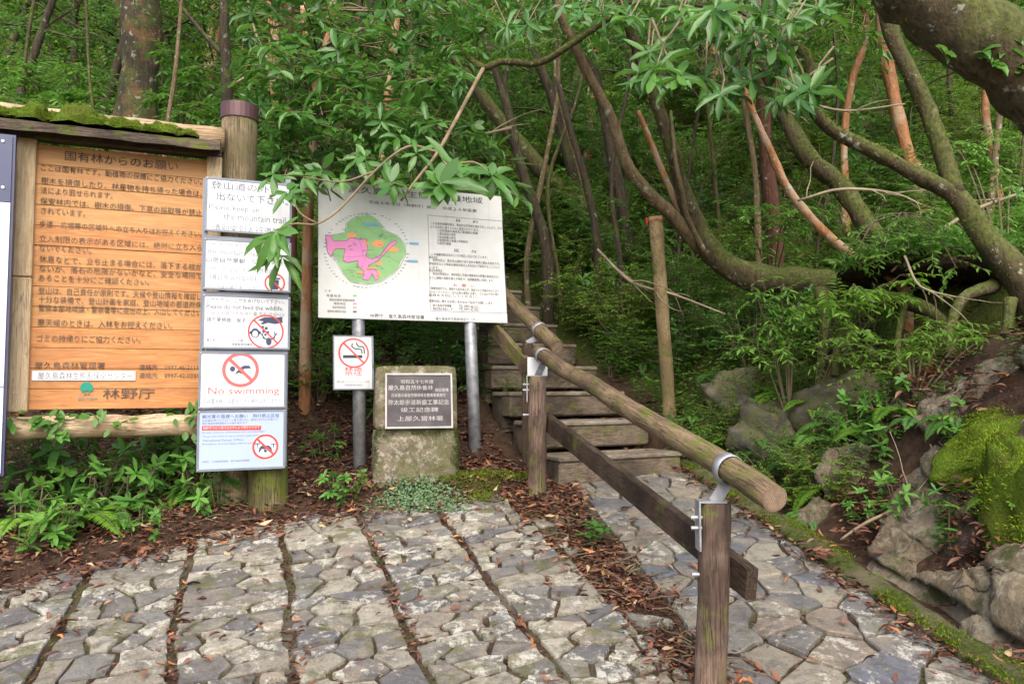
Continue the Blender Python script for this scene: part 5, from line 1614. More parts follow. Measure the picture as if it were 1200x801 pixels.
tree('leaning_forest_tree', 'longest dark leaning trunk between map sign and prop pole', 'bark_moss', [(492, 0, 8.0, 12), (522, 50, 8.0, 14), (583, 137, 8.0, 17), (644, 209, 8.0, 19), (700, 262, 8.0, 22), (722, 290, 8.0, 24)], crown=SM2)
tree('leaning_forest_tree', 'dark slim trunk leaning left above the mossy horizontal branch', 'bark_dark', [(600, -30, 8.6, 10), (612, 20, 8.6, 11), (626, 62, 8.6, 12), (646, 110, 8.6, 12), (668, 190, 8.6, 14), (690, 270, 8.6, 15)], crown=SM2)
tree('leaning_forest_tree', 'short dark trunk standing left of the stem that rests on the prop pole', 'bark_dark', [(690, 60, 7.6, 11), (705, 120, 7.6, 12), (717, 180, 7.6, 13), (733, 265, 7.6, 15)], crown=SM2)
tree('leaning_forest_tree', 'grey fork-stemmed trunk just above the right corner of the map sign', 'bark_dark', [(562, 20, 7.2, 8), (578, 75, 7.2, 9), (598, 140, 7.2, 10), (612, 200, 7.2, 11), (640, 290, 7.2, 13)], [('bark_dark', [(598, 60, 7.2, 5), (592, 100, 7.2, 6), (600, 145, 7.2, 7)])], crown=SM2)
tree('leaning_forest_tree', 'dark trunk close behind the leaning stem, midway to the bright orange stem', 'bark_dark', [(652, 90, 7.0, 7), (668, 150, 7.0, 8), (688, 220, 7.0, 9), (700, 290, 7.0, 10)])

# ------------------------------------------------------------------ background trees, each with trunk and crown
def proto_tree(name, h, r, ncr, lm, L, W, lean, bark):
    t = thing(name, None, 'tree', (0, 0, -50))
    pts = [Vector((0, 0, -.3))]
    cur = Vector((lean, random.uniform(-.1, .1), 1)).normalized()
    for k in range(9):
        cur = (cur + rv(.09) + UP * .05).normalized(); pts.append(pts[-1] + cur * (h / 9))
    MB().tube(pts, [r * (1.1 - .085 * k) for k in range(10)], 7, bumpy=.12).build('trunk', M[bark], t, True)
    lv, mb = Leaves(T2), MB()
    for j in range(ncr):
        i = random.choice([2, 3, 4, 5, 6, 7, 8, 8, 9]) ; a = random.uniform(0, 6.283)
        lp = limb(pts[i], Vector((math.cos(a), math.sin(a), random.uniform(-.1, .7))), random.uniform(.6, 1.7) * (h / 6), 6, .2)
        mb.tube(lp, [r * .3 * (1 - .14 * k) + .002 for k in range(7)], 4, cap=False)
        for q in range(9):
            twig(lv, mb, random.choice(lp[1:]), Vector((math.cos(a), math.sin(a), .1)) * .6 + rv(.9), .55 * h / 6, 13, L, W, .3)
    mb.build('branches', M['bark_dark'], t)
    lv.build('crown', M[lm], t, (.4, 1.6), True)
    return t

ptrees = [proto_tree('forest_tree', 6.0, .07, 24, 'leaf_far', .085, .038, .22, 'bark_dark'), proto_tree('forest_tree', 6.5, .10, 26, 'leaf_far', .09, .04, -.25, 'bark_moss'),
          proto_tree('forest_tree', 5.5, .055, 22, 'leaf_yellow', .08, .034, .1, 'bark_dark'), proto_tree('slim_tree', 7.0, .06, 20, 'leaf_small', .085, .036, -.05, 'bark_orange')]
pshrubs = {
    'small': [make_shrub('undergrowth_shrub', 'x', .55, .9, 13, 17, 13, .055, .024, 'leaf_small') for _ in range(3)],
    'yellow': [make_shrub('undergrowth_shrub', 'x', .5, .8, 12, 16, 13, .052, .022, 'leaf_yellow') for _ in range(2)],
    'dark': [make_shrub('undergrowth_shrub', 'x', .55, .9, 12, 15, 11, .08, .03, 'leaf_far') for _ in range(2)],
    'herb': [make_shrub('seedling', 'x', .13, .2, 6, 3, 7, .075, .026, 'leaf_herb', T8, True) for _ in range(3)],
    'broad': [make_shrub('broadleaf_shrub', 'x', .45, .8, 9, 8, 8, .105, .034, 'leaf_broad', T8, True) for _ in range(2)],
}
protos = ptrees + sum(pshrubs.values(), [])
LOOK = {'small': 'small-leaved mid-green shrub', 'yellow': 'fine-leaved yellow-green shrub', 'dark': 'dark long-leaved shrub', 'broad': 'glossy broad-leaved shrub'}
MARKS = [(20, 'above the left end of the roof'), (90, 'above the roof moss'), (165, 'beside the thick lichen trunk'), (230, 'left of the slender trunk'), (285, 'behind the capped log post'), (330, 'beside the slim orange-barked tree'), (370, 'left of the map sign'), (430, 'behind the left steel post'), (490, 'behind the island map'), (560, 'behind the right steel post'), (615, 'above the topmost step'), (660, 'right of the upper steps'), (700, 'right of the middle steps'), (745, 'left of the prop pole'), (795, 'right of the prop pole'), (850, 'behind the leaning stems'), (900, 'behind the bright orange stem'), (960, 'behind the pale crooked branch'), (1010, 'beside the wavy orange stem'), (1065, 'behind the widest orange trunk'), (1130, 'under the arching trunk'), (1195, 'at the right edge')]
def region(px, Y):
    w = min(MARKS, key=lambda q: abs(q[0] - px))[1]
    d = 'close by' if Y < 6.6 else 'low on the slope' if Y < 8.4 else 'partway up the slope' if Y < 11.5 else 'halfway up the slope' if Y < 16 else 'high on the slope' if Y < 22 else 'on the hilltop'
    return w, d
USED = set()
def in_stairs(x, y): return abs((x - .72) * .917 + (y - 5.0) * .40) < .66 and 4.6 < y < 8.3
def place(kind, px, Y, scale, z_off=0.0):
    X = (px - 600) / FPX * Y
    if in_stairs(X, Y): return
    w, d = region(px, Y)
    pr = random.choice(pshrubs[kind])
    lab = f'{LOOK[kind]} {w}, {d}'
    for kk in ('yellow', 'small', 'dark', 'broad'):
        if lab in USED: kind = kk; lab = f'{LOOK[kk]} {w}, {d}'
    pr = random.choice(pshrubs[kind])
    if lab in USED: return
    USED.add(lab)
    o = dup(pr, (X, Y, hz(X, Y) + z_off), random.uniform(0, 6.28), scale, lab, (random.uniform(-.15, .15), random.uniform(-.15, .15)))
    o['group'] = f'{LOOK[kind]}s on the forest slope'
kinds = ['small'] * 5 + ['yellow'] * 3 + ['dark'] * 4 + ['broad'] * 1
for row, (Y0, n, s0) in enumerate([(6.0, 15, .7), (6.5, 22, .75), (7.2, 24, .9), (8.0, 24, 1.05), (9.2, 24, 1.25), (10.8, 22, 1.55), (12.8, 20, 1.9), (15, 16, 2.4), (19, 15, 3.0), (24, 14, 3.8), (31, 12, 4.8)]):
    for k in range(n):
        px = -70 + 1340 * (k + random.uniform(.1, .9)) / n
        Y = Y0 * random.uniform(.93, 1.07)
        if px > 770 and Y < 6.2: continue
        place(random.choice(kinds), px, Y, s0 * random.uniform(.75, 1.2))
for px, Y, sc in [(612, 8.6, 1.0), (632, 8.9, 1.1), (655, 8.5, 1.0), (640, 9.6, 1.3), (605, 9.5, 1.2), (670, 9.2, 1.2), (625, 10.4, 1.4), (655, 10.6, 1.5), (685, 8.4, 1.0), (600, 8.9, .9), (672, 7.7, .8), (690, 7.2, .75), (648, 11.6, 1.6), (618, 12, 1.7), (700, 6.7, .6), (715, 6.4, .55)]:
    place(random.choice(['small', 'yellow', 'small', 'dark']), px, Y, sc)
for k in range(54):
    px = random.uniform(-80, 1280); Y = random.choice([9.5, 11, 12.5, 14, 16, 18, 21, 25, 30]) * random.uniform(.94, 1.06)
    X = (px - 600) / FPX * Y; w, d = region(px, Y)
    nms = {0: 'dark tree leaning right', 1: 'mossy tree leaning left', 2: 'thin yellow-green tree', 3: 'orange-barked tree'}
    ids = [i for i in range(4) if f'{nms[i]} {w}, {d}' not in USED]
    if not ids: continue
    i_ = random.choice(ids); pr = ptrees[i_]; nm = nms[i_]; USED.add(f'{nm} {w}, {d}')
    o = dup(pr, (X, Y, hz(X, Y) - .05), random.uniform(-.5, .5), random.uniform(.8, 1.15) * (1 + Y / 40), f'{nm} {w}, {d}')
    o['group'] = 'trees on the forest slope'

# thin stems standing in the thicket
k_ = 0
for (x0, x1, yb) in [(45, 52, 260), (100, 108, 280), (215, 205, 280), (425, 440, 260), (480, 455, 250), (640, 618, 300), (668, 700, 300), (745, 728, 320), (770, 815, 330), (835, 846, 300), (858, 868, 320), (925, 945, 320), (968, 958, 290), (1105, 1090, 300), (1128, 1142, 260), (1188, 1180, 300), (690, 655, 330), (812, 795, 300)]:
    Y = random.uniform(6.2, 9.0); bow = random.uniform(-28, 28); w = random.uniform(4, 8)
    wd = min(MARKS, key=lambda q: abs(q[0] - x1))[1]
    bk = random.choice(['bark_dark', 'bark_pale', 'bark_moss']); nm_ = {'bark_dark': 'thin dark stem', 'bark_pale': 'thin tan stem', 'bark_moss': 'thin mossy stem'}[bk]
    lab = f'{nm_} rising through the thicket {wd}'
    if lab in USED: lab = f'crooked {lab}'
    USED.add(lab)
    tree('thicket_sapling', lab, bk, [(x0, -30, Y, w * .7), (x0 + bow * .6, yb * .3, Y, w * .8), (x1 + bow * .8, yb * .65, Y, w * .9), (x1, yb, Y, w)], crown=dict(n=6, len=.8, tw=6, L=.07, W=.03, lm=random.choice(['leaf_small', 'leaf_yellow'])), group='thin stems in the thicket')

# ------------------------------------------------------------------ prop pole and ribbon
p0 = at(786, 500, 5.64); p1 = at(768, 253, 5.34)
pole = thing('prop_pole', 'pale upright log pole propping up the leaning mossy tree', 'prop pole', (p0.x, p0.y, p0.z))
MB().tube([(p1 - p0) * (k / 10 * 1.04 - .04) for k in range(11)], [.051 * (1 + .04 * math.sin(k * 2.2)) for k in range(11)], 14, bumpy=.05).build('log', M['prop_wood'], pole, True)
rb = MB(); c = at(762, 256, 5.28)
rb.tube([Vector((.057 * math.cos(a), .057 * math.sin(a), .006 * math.sin(3 * a) - .02)) for a in [k * .3927 for k in range(17)]], .0035, 5, False)
rb.tube([(-.06, -.035, -.02), (-.075, -.05, -.015), (-.08, -.05, -.03)], [.006, .011, .005], 6)
rb.tube([(-.07, -.045, -.02), (-.075, -.055, -.045), (-.068, -.05, -.075)], [.007, .006, .003], 4)
ro = rb.build('ribbon', M['ribbon'], None, True, at(768, 256, 5.34)); meta(ro, 'red ribbon tied round the top of the pale prop pole', 'ribbon')

# ------------------------------------------------------------------ rocks of the right bank
def boulder(name, label, px, py, wpx, hpx, seed, m, sink=.3, tilt=0.0, deep=.8, rough=.3, tuf=0, group=None, planes=11, tm='moss_tuft'):
    c = ground(px, py); k = c.y / FPX
    rx, rz = wpx * .5 * k, hpx * .5 * k
    ry = max(rx, rz) * deep
    mb = MB(); nu, nv_ = 44, 28
    rr = random.Random(seed); pls = []
    for _ in range(planes):
        v = Vector((rr.gauss(0, 1), rr.gauss(-.3, 1), rr.gauss(.1, 1))).normalized(); pls.append((v, rr.uniform(.62, .95)))
    vs = []; fs = []
    for i in range(nv_ + 1):
        ph = math.pi * i / nv_
        for j in range(nu):
            th = 2 * math.pi * j / nu
            d = np.array([math.sin(ph) * math.cos(th), math.sin(ph) * math.sin(th), math.cos(ph)])
            s = 1.08
            for v, h in pls:
                q = d[0] * v.x + d[1] * v.y + d[2] * v.z
                if q > .05: s = min(s, h / q)
            n1 = float(fbm(np.array(d[0] * 1.9 + seed * 3.7 + d[2] * 1.1), np.array(d[1] * 1.9 + d[2] * 1.3 + seed), seed, 5))
            s *= 1 + rough * n1
            x, y, z = d[0] * rx * s, d[1] * ry * s, d[2] * rz * s
            if tilt: x, z = x * math.cos(tilt) - z * math.sin(tilt), x * math.sin(tilt) + z * math.cos(tilt)
            vs.append((x, y, z))
    for i in range(nv_):
        for j in range(nu):
            a = i * nu + j; b = i * nu + (j + 1) % nu
            fs.append((a, a + nu, b + nu, b))
    mb.add(vs, fs)
    loc = (c.x, c.y + ry * sink, c.z - rz * .15)
    if not tuf:
        o = mb.build(name, m, None, True, loc); meta(o, label, 'rock', group)
        return o
    t = thing(name, label, 'mossy mound', loc, 0, group)
    mb.build('mound', m, t, True)
    lv = Leaves()
    for _ in range(tuf):
        p = vs[random.randrange(nu, len(vs) - nu)]
        d = Vector((p[0] / rx, p[1] / ry, p[2] / rz)).normalized()
        if d.z < -.5 or d.y > .6: continue
        if fbm(np.array(p[0] * 9 + seed), np.array(p[2] * 9 + p[1] * 7), 3, 3) < -.12: continue
        q = Vector(p) + rv(.03)
        lv.add(q, d + rv(.8), rv(1) + UP * .4, .018 * random.uniform(.6, 1.4), .005, random.random())
    lv.build('moss_tuft', M[tm], t)
    return t
bl = [('rounded tan boulder at the left end of the rocks beside the mossy kerb', 1000, 560, 80, 76, 2), ('low pale rock touching the kerb in the lower right corner', 1175, 765, 100, 80, 13), ('dark rock low on the bank right behind the kerb', 962, 612, 60, 60, 23)]
for lab, px, py, w, h, sd_ in bl: boulder('boulder', lab, px, py, w, h, sd_, M['rock'], .5, 0, .55, .34, planes=18)
def outcrop():
    ys = np.linspace(2.1, 4.75, 210); us = np.linspace(.02, 1.5, 150)
    Yg, Ug = np.meshgrid(ys, us, indexing='ij')
    Xg = kerb_x(Yg) + .14 + Ug
    Zg = H(Xg, Yg)
    e_ = .01
    nx_ = -(H(Xg + e_, Yg) - H(Xg - e_, Yg)) / (2 * e_); ny_ = -(H(Xg, Yg + e_) - H(Xg, Yg - e_)) / (2 * e_)
    ln = np.sqrt(nx_ ** 2 + ny_ ** 2 + 1); nx_, ny_, nz_ = nx_ / ln, ny_ / ln, 1 / ln
    # slabs: every cell is a plane of its own tilt, stepped against its neighbours
    P = np.stack([Xg + .25 * vnoise(Yg * 3, Zg * 3, 4), Yg + .25 * vnoise(Xg * 3, Zg * 3, 6), Zg * .8], -1)
    g2 = np.random.default_rng(5)
    disp = np.zeros_like(Xg)
    for ncell, amp, tilt, crack in ((26, .075, .30, .045), (150, .022, .22, .014)):
        c = np.stack([g2.uniform(1.2, 3.4, ncell), g2.uniform(2.0, 4.8, ncell), g2.uniform(.2, 1.6, ncell)], -1)
        d = np.linalg.norm(P[:, :, None] - c[None, None], axis=-1)
        o = np.argsort(d, -1)[..., :2]
        d1 = np.take_along_axis(d, o[..., :1], -1)[..., 0]; d2 = np.take_along_axis(d, o[..., 1:2], -1)[..., 0]
        k = o[..., 0]; tv = g2.uniform(-1, 1, (ncell, 3)) * tilt; of = g2.uniform(-.4, 1, ncell) * amp
        disp += of[k] + ((P - c[k]) * tv[k]).sum(-1).clip(-amp * 1.4, amp * 1.4)
        disp -= crack * np.clip(1 - (d2 - d1) / (.03 if ncell < 99 else .018), 0, 1)
    disp += .055 * fbm(Xg * 8 + Zg * 6, Yg * 8, 33, 6)
    keep = smooth(2.1, 2.3, Yg) * (1 - smooth(4.1, 4.7, Yg)) * smooth(-.02, .16, Ug) * (1 - smooth(.85, 1.4, Ug))
    pocket = smooth(.02, .16, fbm(Xg * 1.9 + 4, Yg * 1.9 + Zg, 57, 3)) * .22
    disp = (disp * np.clip(Ug * 4, .25, 1) + .035) * keep - .06 * (1 - keep) - pocket * .7
    V = np.stack([Xg + nx_ * disp, Yg + ny_ * disp, Zg + nz_ * disp], -1).reshape(-1, 3)
    i = (np.arange(209)[:, None] * 150 + np.arange(149)[None]).ravel()
    o = mesh_np('rock_outcrop', V, np.stack([i, i + 150, i + 151, i + 1], 1), M['rock'], smooth_=False)
    return meta(o, 'fractured buff rock face cropping out of the earth bank beside the mossy kerb', 'rock')
outcrop()
boulder('mossy_root', 'bright green moss-covered root bulging over the rocks near the right edge', 1158, 528, 128, 60, 31, M['moss'], .2, R(32), .6, .5, 8000, planes=3, tm='moss_bright')
boulder('mossy_root', 'tall green mossy mound at the right edge below the bright mossy root', 1210, 625, 72, 180, 33, M['moss'], .2, R(6), .7, .6, 9000, planes=3, tm='moss_bright')
boulder('mossy_rock', 'olive mossy rock behind the end of the handrail', 915, 512, 105, 85, 37, M['rock_moss'], .3, 0, .8, .5, 2500, tm='moss_dark')
boulder('mossy_rock', 'low dark mossy rock below the lying mossy trunk', 872, 462, 90, 70, 39, M['rock_moss'], .3, 0, .8, .5, 1500, tm='moss_dark')
boulder('mossy_rock', 'mossy rock on the dark bank right of the olive rock', 1000, 470, 120, 80, 41, M['rock_moss'], .3, 0, .8, .5, 1500, tm='moss_dark')
# earth and roots over the dark hollow
c = at(1125, 306, 5.05)
rm_ = thing('root_plate', 'dark earthy root plate roofing the hollow under the bending mossy trunk', 'root plate', (c.x, c.y, c.z))
eb = MB()
for i_, (dx, dy, dz, r1, r2, r3) in enumerate([(0, .1, .0, .36, .35, .12), (-.42, .2, -.03, .26, .3, .09), (.42, .15, .02, .3, .35, .13), (-.15, -.12, -.05, .2, .2, .07), (.25, -.12, -.04, .22, .2, .09)]): lumpy(eb, (dx, dy, dz), r1, r2, r3, 45 + i_, .9, 30, 18, False)
eb.build('earth', M['soil'], rm_, True)
hl = Leaves()
for _ in range(3800):
    a_ = random.uniform(0, 6.28); r_ = random.random() ** .5; x_, y_ = .85 * r_ * math.cos(a_), .45 * r_ * math.sin(a_)
    hl.add((x_, y_, .16 * (1 - r_ * r_) + random.uniform(-.06, .05)), rv(1) + UP * .2, UP + rv(.8), random.uniform(.03, .06), .02, random.random() * .7)
hl.build('small_plants', M['leaf_small'], rm_)
for path_ in ([(1165, 335, 4.5, 18), (1128, 350, 4.42, 13), (1112, 395, 4.35, 11), (1118, 445, 4.3, 9)], [(1000, 350, 4.9, 24), (1050, 352, 4.8, 20), (1095, 368, 4.65, 15), (1120, 400, 4.5, 9)], [(1205, 412, 4.0, 12), (1160, 432, 4.1, 11), (1110, 452, 4.2, 9), (1060, 478, 4.3, 6)], [(1010, 352, 4.8, 12), (985, 390, 4.7, 10), (978, 440, 4.6, 9)], [(1060, 350, 4.7, 10), (1052, 400, 4.6, 7), (1056, 450, 4.5, 5)], [(1185, 350, 4.35, 14), (1180, 400, 4.3, 11), (1196, 440, 4.25, 9)], [(960, 340, 5.2, 14), (968, 380, 5.0, 11), (962, 430, 4.9, 8)]):
    pp, rr = px_path(path_, drop=False); MB().tube([p - c for p in pp], rr, 8, bumpy=.2).build('root', M['bark_moss'], rm_, True)

# ------------------------------------------------------------------ ferns and small plants
f_bright = [make_fern('fern', 'x', 6, .34, 'leaf_fern') for _ in range(2)]
f_dark = [make_fern('fern', 'x', 7, .32, 'leaf_fern_dark') for _ in range(2)]
protos += f_bright + f_dark
def put(pr, name, label, px, py, scale, lift=0.0, y0=2.0, tilt=(0, 0), group=None, rot=None):
    g_ = ground(px, py, y0)
    o = dup(random.choice(pr), (g_.x, g_.y, g_.z + lift), random.uniform(0, 6.28) if rot is None else rot, scale, label, tilt)
    o.name = name
    if group: o['group'] = group
    return o
FG = 'ferns on the ground and the bank'
for lab, px, py, s, pr in [
    ('bright fern with a few fronds directly below the middle of the sill log', 168, 548, 1.0, f_bright), ('bright yellow-green fern among the plants at the left edge', 30, 622, 1.15, f_bright), ('bright fern arching over dead leaves left of the hanging dark frond', 92, 618, 1.1, f_bright), ('small bright fern between the leafy seedlings under the notice board', 220, 580, .8, f_bright),
    ('long dark green fern hanging over the edge of the paving', 128, 612, 1.0, f_dark), ('bright fern in the shade behind the stone monument', 516, 424, .9, f_bright), ('dark fern growing from the top of the speckled boulder', 1072, 505, .7, f_dark), ('fern with long fronds on the bank left of the tan boulder', 962, 528, .95, f_dark),
    ('fern spilling down beside the olive mossy rock', 930, 548, .9, f_dark), ('pale fern on the mossy mound at the right edge', 1188, 592, .75, f_bright), ('fern hanging behind the end of the handrail', 895, 530, .8, f_dark), ('small fern above the tan boulder, below the dark hollow', 1015, 515, .7, f_bright),
    ('fern at the foot of the prop pole, right side', 812, 500, .7, f_dark), ('fern on the slope between prop pole and lying trunk', 840, 450, .9, f_dark), ('bright fern high on the slope beside the upper steps', 712, 372, 1.2, f_bright), ('fern left of the dark hollow under the hanging sprays', 952, 480, .8, f_bright), ('fern on the slope right of the third step', 752, 430, .9, f_dark), ('fern under the left end of the lying mossy trunk', 890, 410, .9, f_bright), ('bright fern drooping over the top of the speckled boulder', 1055, 490, .8, f_bright), ('fern over the tan boulder, nearest the handrail end', 985, 508, .9, f_dark), ('fern in the gap between kerb and tan boulder', 968, 575, .8, f_bright), ('dark fern right of the speckled boulder', 1120, 500, .7, f_dark), ('small fern low beside the kerb and dark rock', 945, 610, .6, f_dark), ('fern behind the olive mossy rock', 915, 470, 1.0, f_bright), ('fern at the bank above the kerb, left of the olive rock', 860, 525, .8, f_bright)]:
    put(pr, 'fern', lab, px, py, s * 1.12, .01, 2.0, (random.uniform(.0, .3), random.uniform(-.2, .2)), FG)
SG = 'leafy seedlings under the notice board'
for lab, px, py, s, k in [
    ('leafy seedling at the far left edge beside the information panel', 6, 610, 1.5, 'herb'), ('seedling second from the left edge, above the bright fern', 50, 592, 1.5, 'herb'), ('tall bushy seedling under the left part of the sill log', 80, 575, 1.7, 'herb'), ('low seedling left of the hanging dark frond', 105, 602, 1.2, 'herb'),
    ('leafy seedling in front of the bright fern by the paving', 62, 634, 1.1, 'herb'), ('seedling right of the hanging dark frond', 150, 596, 1.3, 'herb'), ('small seedling in dead leaves below the bright middle fern', 176, 572, 1.2, 'herb'), ('bushy green seedling left of the sign rack post', 205, 570, 1.5, 'herb'),
    ('fresh green seedling touching the sign rack post', 243, 582, 1.4, 'herb'), ('low plant at the foot of the mossy stump', 264, 598, 1.0, 'herb'), ('seedling right under the blue drone sign', 226, 545, 1.5, 'herb'), ('tiny sprig at the paving edge left of the stump', 165, 625, .7, 'herb'),
    ('low bush of small leaves behind the left seedlings', 40, 575, .4, 'small'), ('yellow-green small-leaved plant between fern and hanging frond', 118, 585, .34, 'yellow'), ('wispy small-leaved plant behind the bushy seedling', 190, 555, .36, 'small'),
    ('leafy plant at the left edge just above the dead leaves', 15, 640, 1.2, 'herb'),
    ('small sprig beside the left steel post', 402, 585, .8, 'herb'), ('little plant left of the monument beside the steel post', 380, 540, .9, 'herb'), ('small seedling in front of the second step, beside the rear post', 585, 478, .35, 'yellow'), ('tiny green plant between the two steel posts behind the monument', 470, 415, .6, 'small'),
    ('pale leafy bush behind the right steel post', 520, 412, .55, 'yellow'), ('leafy shrub left of the no smoking sign', 372, 470, .6, 'small'), ('glossy shrub in the gap between sign rack and map sign', 355, 420, .6, 'broad')]:
    put(pshrubs[k], 'seedling', lab, px, py, s, .0, 2.0, (0, 0), SG)
BG_ = 'small leafy plants on the right bank'
n_ = 0
spots = [('beside the kerb behind the handrail end', 905, 560), ('above the kerb below the olive rock', 925, 590), ('under the olive mossy rock', 945, 572), ('left of the tan boulder', 975, 560), ('on top of the tan boulder', 1000, 505), ('behind the olive mossy rock', 930, 470), ('right of the prop pole foot', 830, 520), ('between prop pole and low mossy rock', 845, 480),
         ('over the low mossy rock', 880, 430), ('below the dark hollow', 1040, 480), ('at the left lip of the dark hollow', 1010, 430), ('on the speckled boulder', 1100, 490), ('below the bright mossy root', 1130, 640), ('against the large streaked rock', 1060, 600), ('in the crack beside the narrow rock', 1015, 610), ('at the top of the steps, right side', 690, 380), ('right of the middle steps', 740, 400), ('right of the lowest step', 808, 535), ('halfway between steps and lying trunk', 790, 440), ('below the prop tree branches', 820, 420), ('over the tan boulder edge', 985, 520), ('between tan boulder and kerb', 960, 590), ('on the crest of the speckled boulder', 1050, 500), ('hanging beside the speckled boulder', 1128, 520), ('at the top of the narrow rock', 1030, 585), ('in the pocket of dead leaves', 1120, 605), ('left of the olive rock', 868, 520), ('behind the tan boulder', 1010, 490), ('in front of the lying trunk', 910, 385), ('right in front of the lying trunk', 950, 400), ('on the bank left of the sprays', 850, 400), ('beside the small fern below the hollow', 1035, 520)]
for i, (where, px, py) in enumerate(spots):
    k = ['small', 'yellow', 'small', 'dark', 'broad'][i % 5]
    if px > 980 and py > 475:
        put(pshrubs['herb'], 'bank_plant', f'fresh little plant {where}', px, py, random.uniform(.6, 1.0), -.01, 2.0, (random.uniform(0, .4), 0), BG_)
        continue
    put(pshrubs[k], 'bank_plant', f'{LOOK[k].replace("shrub", "plant")} {where}', px, py, random.uniform(.3, .5) * (1.5 if py < 440 else 1), -.03, 2.0, (random.uniform(0, .4), 0), BG_)

def spray_plant(name, label, root, tips, L, W, lm, n=12, base_r=.008, cat='shrub', tmpl=T8):
    """hand-placed stems with arching leafy sprays"""
    r_ = ground(*root) if len(root) == 2 else at(*root)
    t = thing(name, label, cat, r_); lv, mb = Leaves(tmpl), MB()
    for x, y, Y in tips:
        p = at(x, y, Y); mid = r_.lerp(p, .6) + Vector((0, 0, .12 * (p - r_).length))
        pts = [Vector(q) - r_ for q in catmull([tuple(r_), tuple(mid), tuple(p)], 5)]
        mb.tube(pts, [base_r - (base_r - .002) * k / (len(pts) - 1) for k in range(len(pts))], 4, cap=False)
        for j in range(9):
            q = pts[-1 - (j % 5)]; d = Vector((random.uniform(-1, 1), random.uniform(-.8, .1), random.uniform(-.3, .3)))
            twig(lv, mb, q, d, random.uniform(.14, .28), n, L, W, .5, .002)
    mb.build('stems', M['stem'], t); lv.build('foliage', M[lm], t, (.5, 1.6), True)
    return t
spray_plant('spray_shrub', 'fresh green drooping leaf sprays hanging before the orange sapling foot', (955, 470), [(968, 338, 4.6), (1000, 332, 4.6), (1030, 335, 4.6), (1055, 322, 4.6), (1078, 330, 4.6), (985, 352, 4.5)], .065, .017, 'leaf_fern')
spray_plant('spray_shrub', 'bright yellow-green sprays in front of the dark root hollow', (1072, 478), [(1060, 392, 4.2), (1090, 378, 4.2), (1115, 376, 4.2), (1150, 385, 4.15), (1172, 394, 4.1), (1070, 402, 4.2)], .055, .015, 'leaf_fern', 9)
spray_plant('spray_shrub', 'green sprays on thin stems in front of the lying mossy trunk', (925, 500), [(880, 335, 4.9), (915, 335, 4.9), (895, 370, 4.9), (935, 355, 4.85), (925, 395, 4.8), (880, 400, 4.9)], .06, .017, 'leaf_small', 10)
spray_plant('spray_shrub', 'grey-green leafy sprays crossing the slope between lying trunk and orange stem', (905, 345), [(865, 250, 5.5), (890, 238, 5.5), (920, 255, 5.5), (940, 240, 5.5), (905, 275, 5.5), (850, 285, 5.5)], .06, .018, 'leaf_small', 11)
spray_plant('spray_shrub', 'leafy twigs above the dark hollow, right of the bending trunk foot', (1180, 330), [(1130, 180, 5.5), (1160, 150, 5.5), (1185, 200, 5.5), (1110, 160, 5.6), (1190, 250, 5.3), (1080, 240, 5.5), (1040, 250, 5.5)], .07, .02, 'leaf_small', 11)
spray_plant('spray_shrub', 'leafy sprays reaching over the shrubs at the top left behind the roof', (60, 150, 7.5), [(40, 95, 7.0), (70, 110, 7.0), (100, 80, 7.0), (120, 115, 7.0), (20, 70, 7.0), (85, 130, 6.8), (50, 130, 6.8), (10, 120, 6.8)], .09, .03, 'leaf_small', 12, .012)
spray_plant('spray_shrub', 'leafy sprays between the lichen trunk and the slender tree', (215, 170, 7.2), [(200, 60, 6.9), (225, 90, 6.9), (240, 75, 6.9), (195, 110, 6.9), (235, 120, 6.8), (215, 130, 6.6)], .085, .03, 'leaf_small', 12, .01)

spray_plant('spray_shrub', 'leafy sprays hanging over the edge of the dark root plate', (1060, 250, 5.2), [(1005, 292, 4.65), (1035, 300, 4.6), (1065, 290, 4.6), (1095, 300, 4.6), (1120, 312, 4.5), (985, 310, 4.7), (1050, 270, 4.8), (1090, 270, 4.8)], .055, .018, 'leaf_small', 10)
spray_plant('spray_shrub', 'yellow-green sprays rising between olive rock and dark hollow', (1000, 450), [(985, 400, 4.4), (1010, 385, 4.4), (1035, 415, 4.3), (965, 420, 4.5), (1020, 440, 4.2)], .05, .016, 'leaf_fern', 9)
# seedling in the leafy drain beside the path
sg = ground(697, 640)
t = thing('seedling', 'single fresh green seedling in the leafy strip between paving and path', 'seedling', sg, 0)
lv, mb = Leaves(T8), MB()
for dx, dz, n, L in ((0, .10, 7, .085), (.05, .075, 6, .07), (-.045, .06, 6, .075), (.01, .04, 4, .06), (-.02, -.0, 4, .05)):
    mb.tube([(0, 0, -.02), (dx * .6, -.01, dz * .6), (dx, -.015, dz)], .003, 4, False); whorl(lv, (dx, -.015, dz), (dx, -.2, 1), n, L, L * .4, .15)
mb.build('stems', M['twig_green'], t); lv.build('foliage', M['leaf_fern_dark'], t, (.4, 1.2), True)

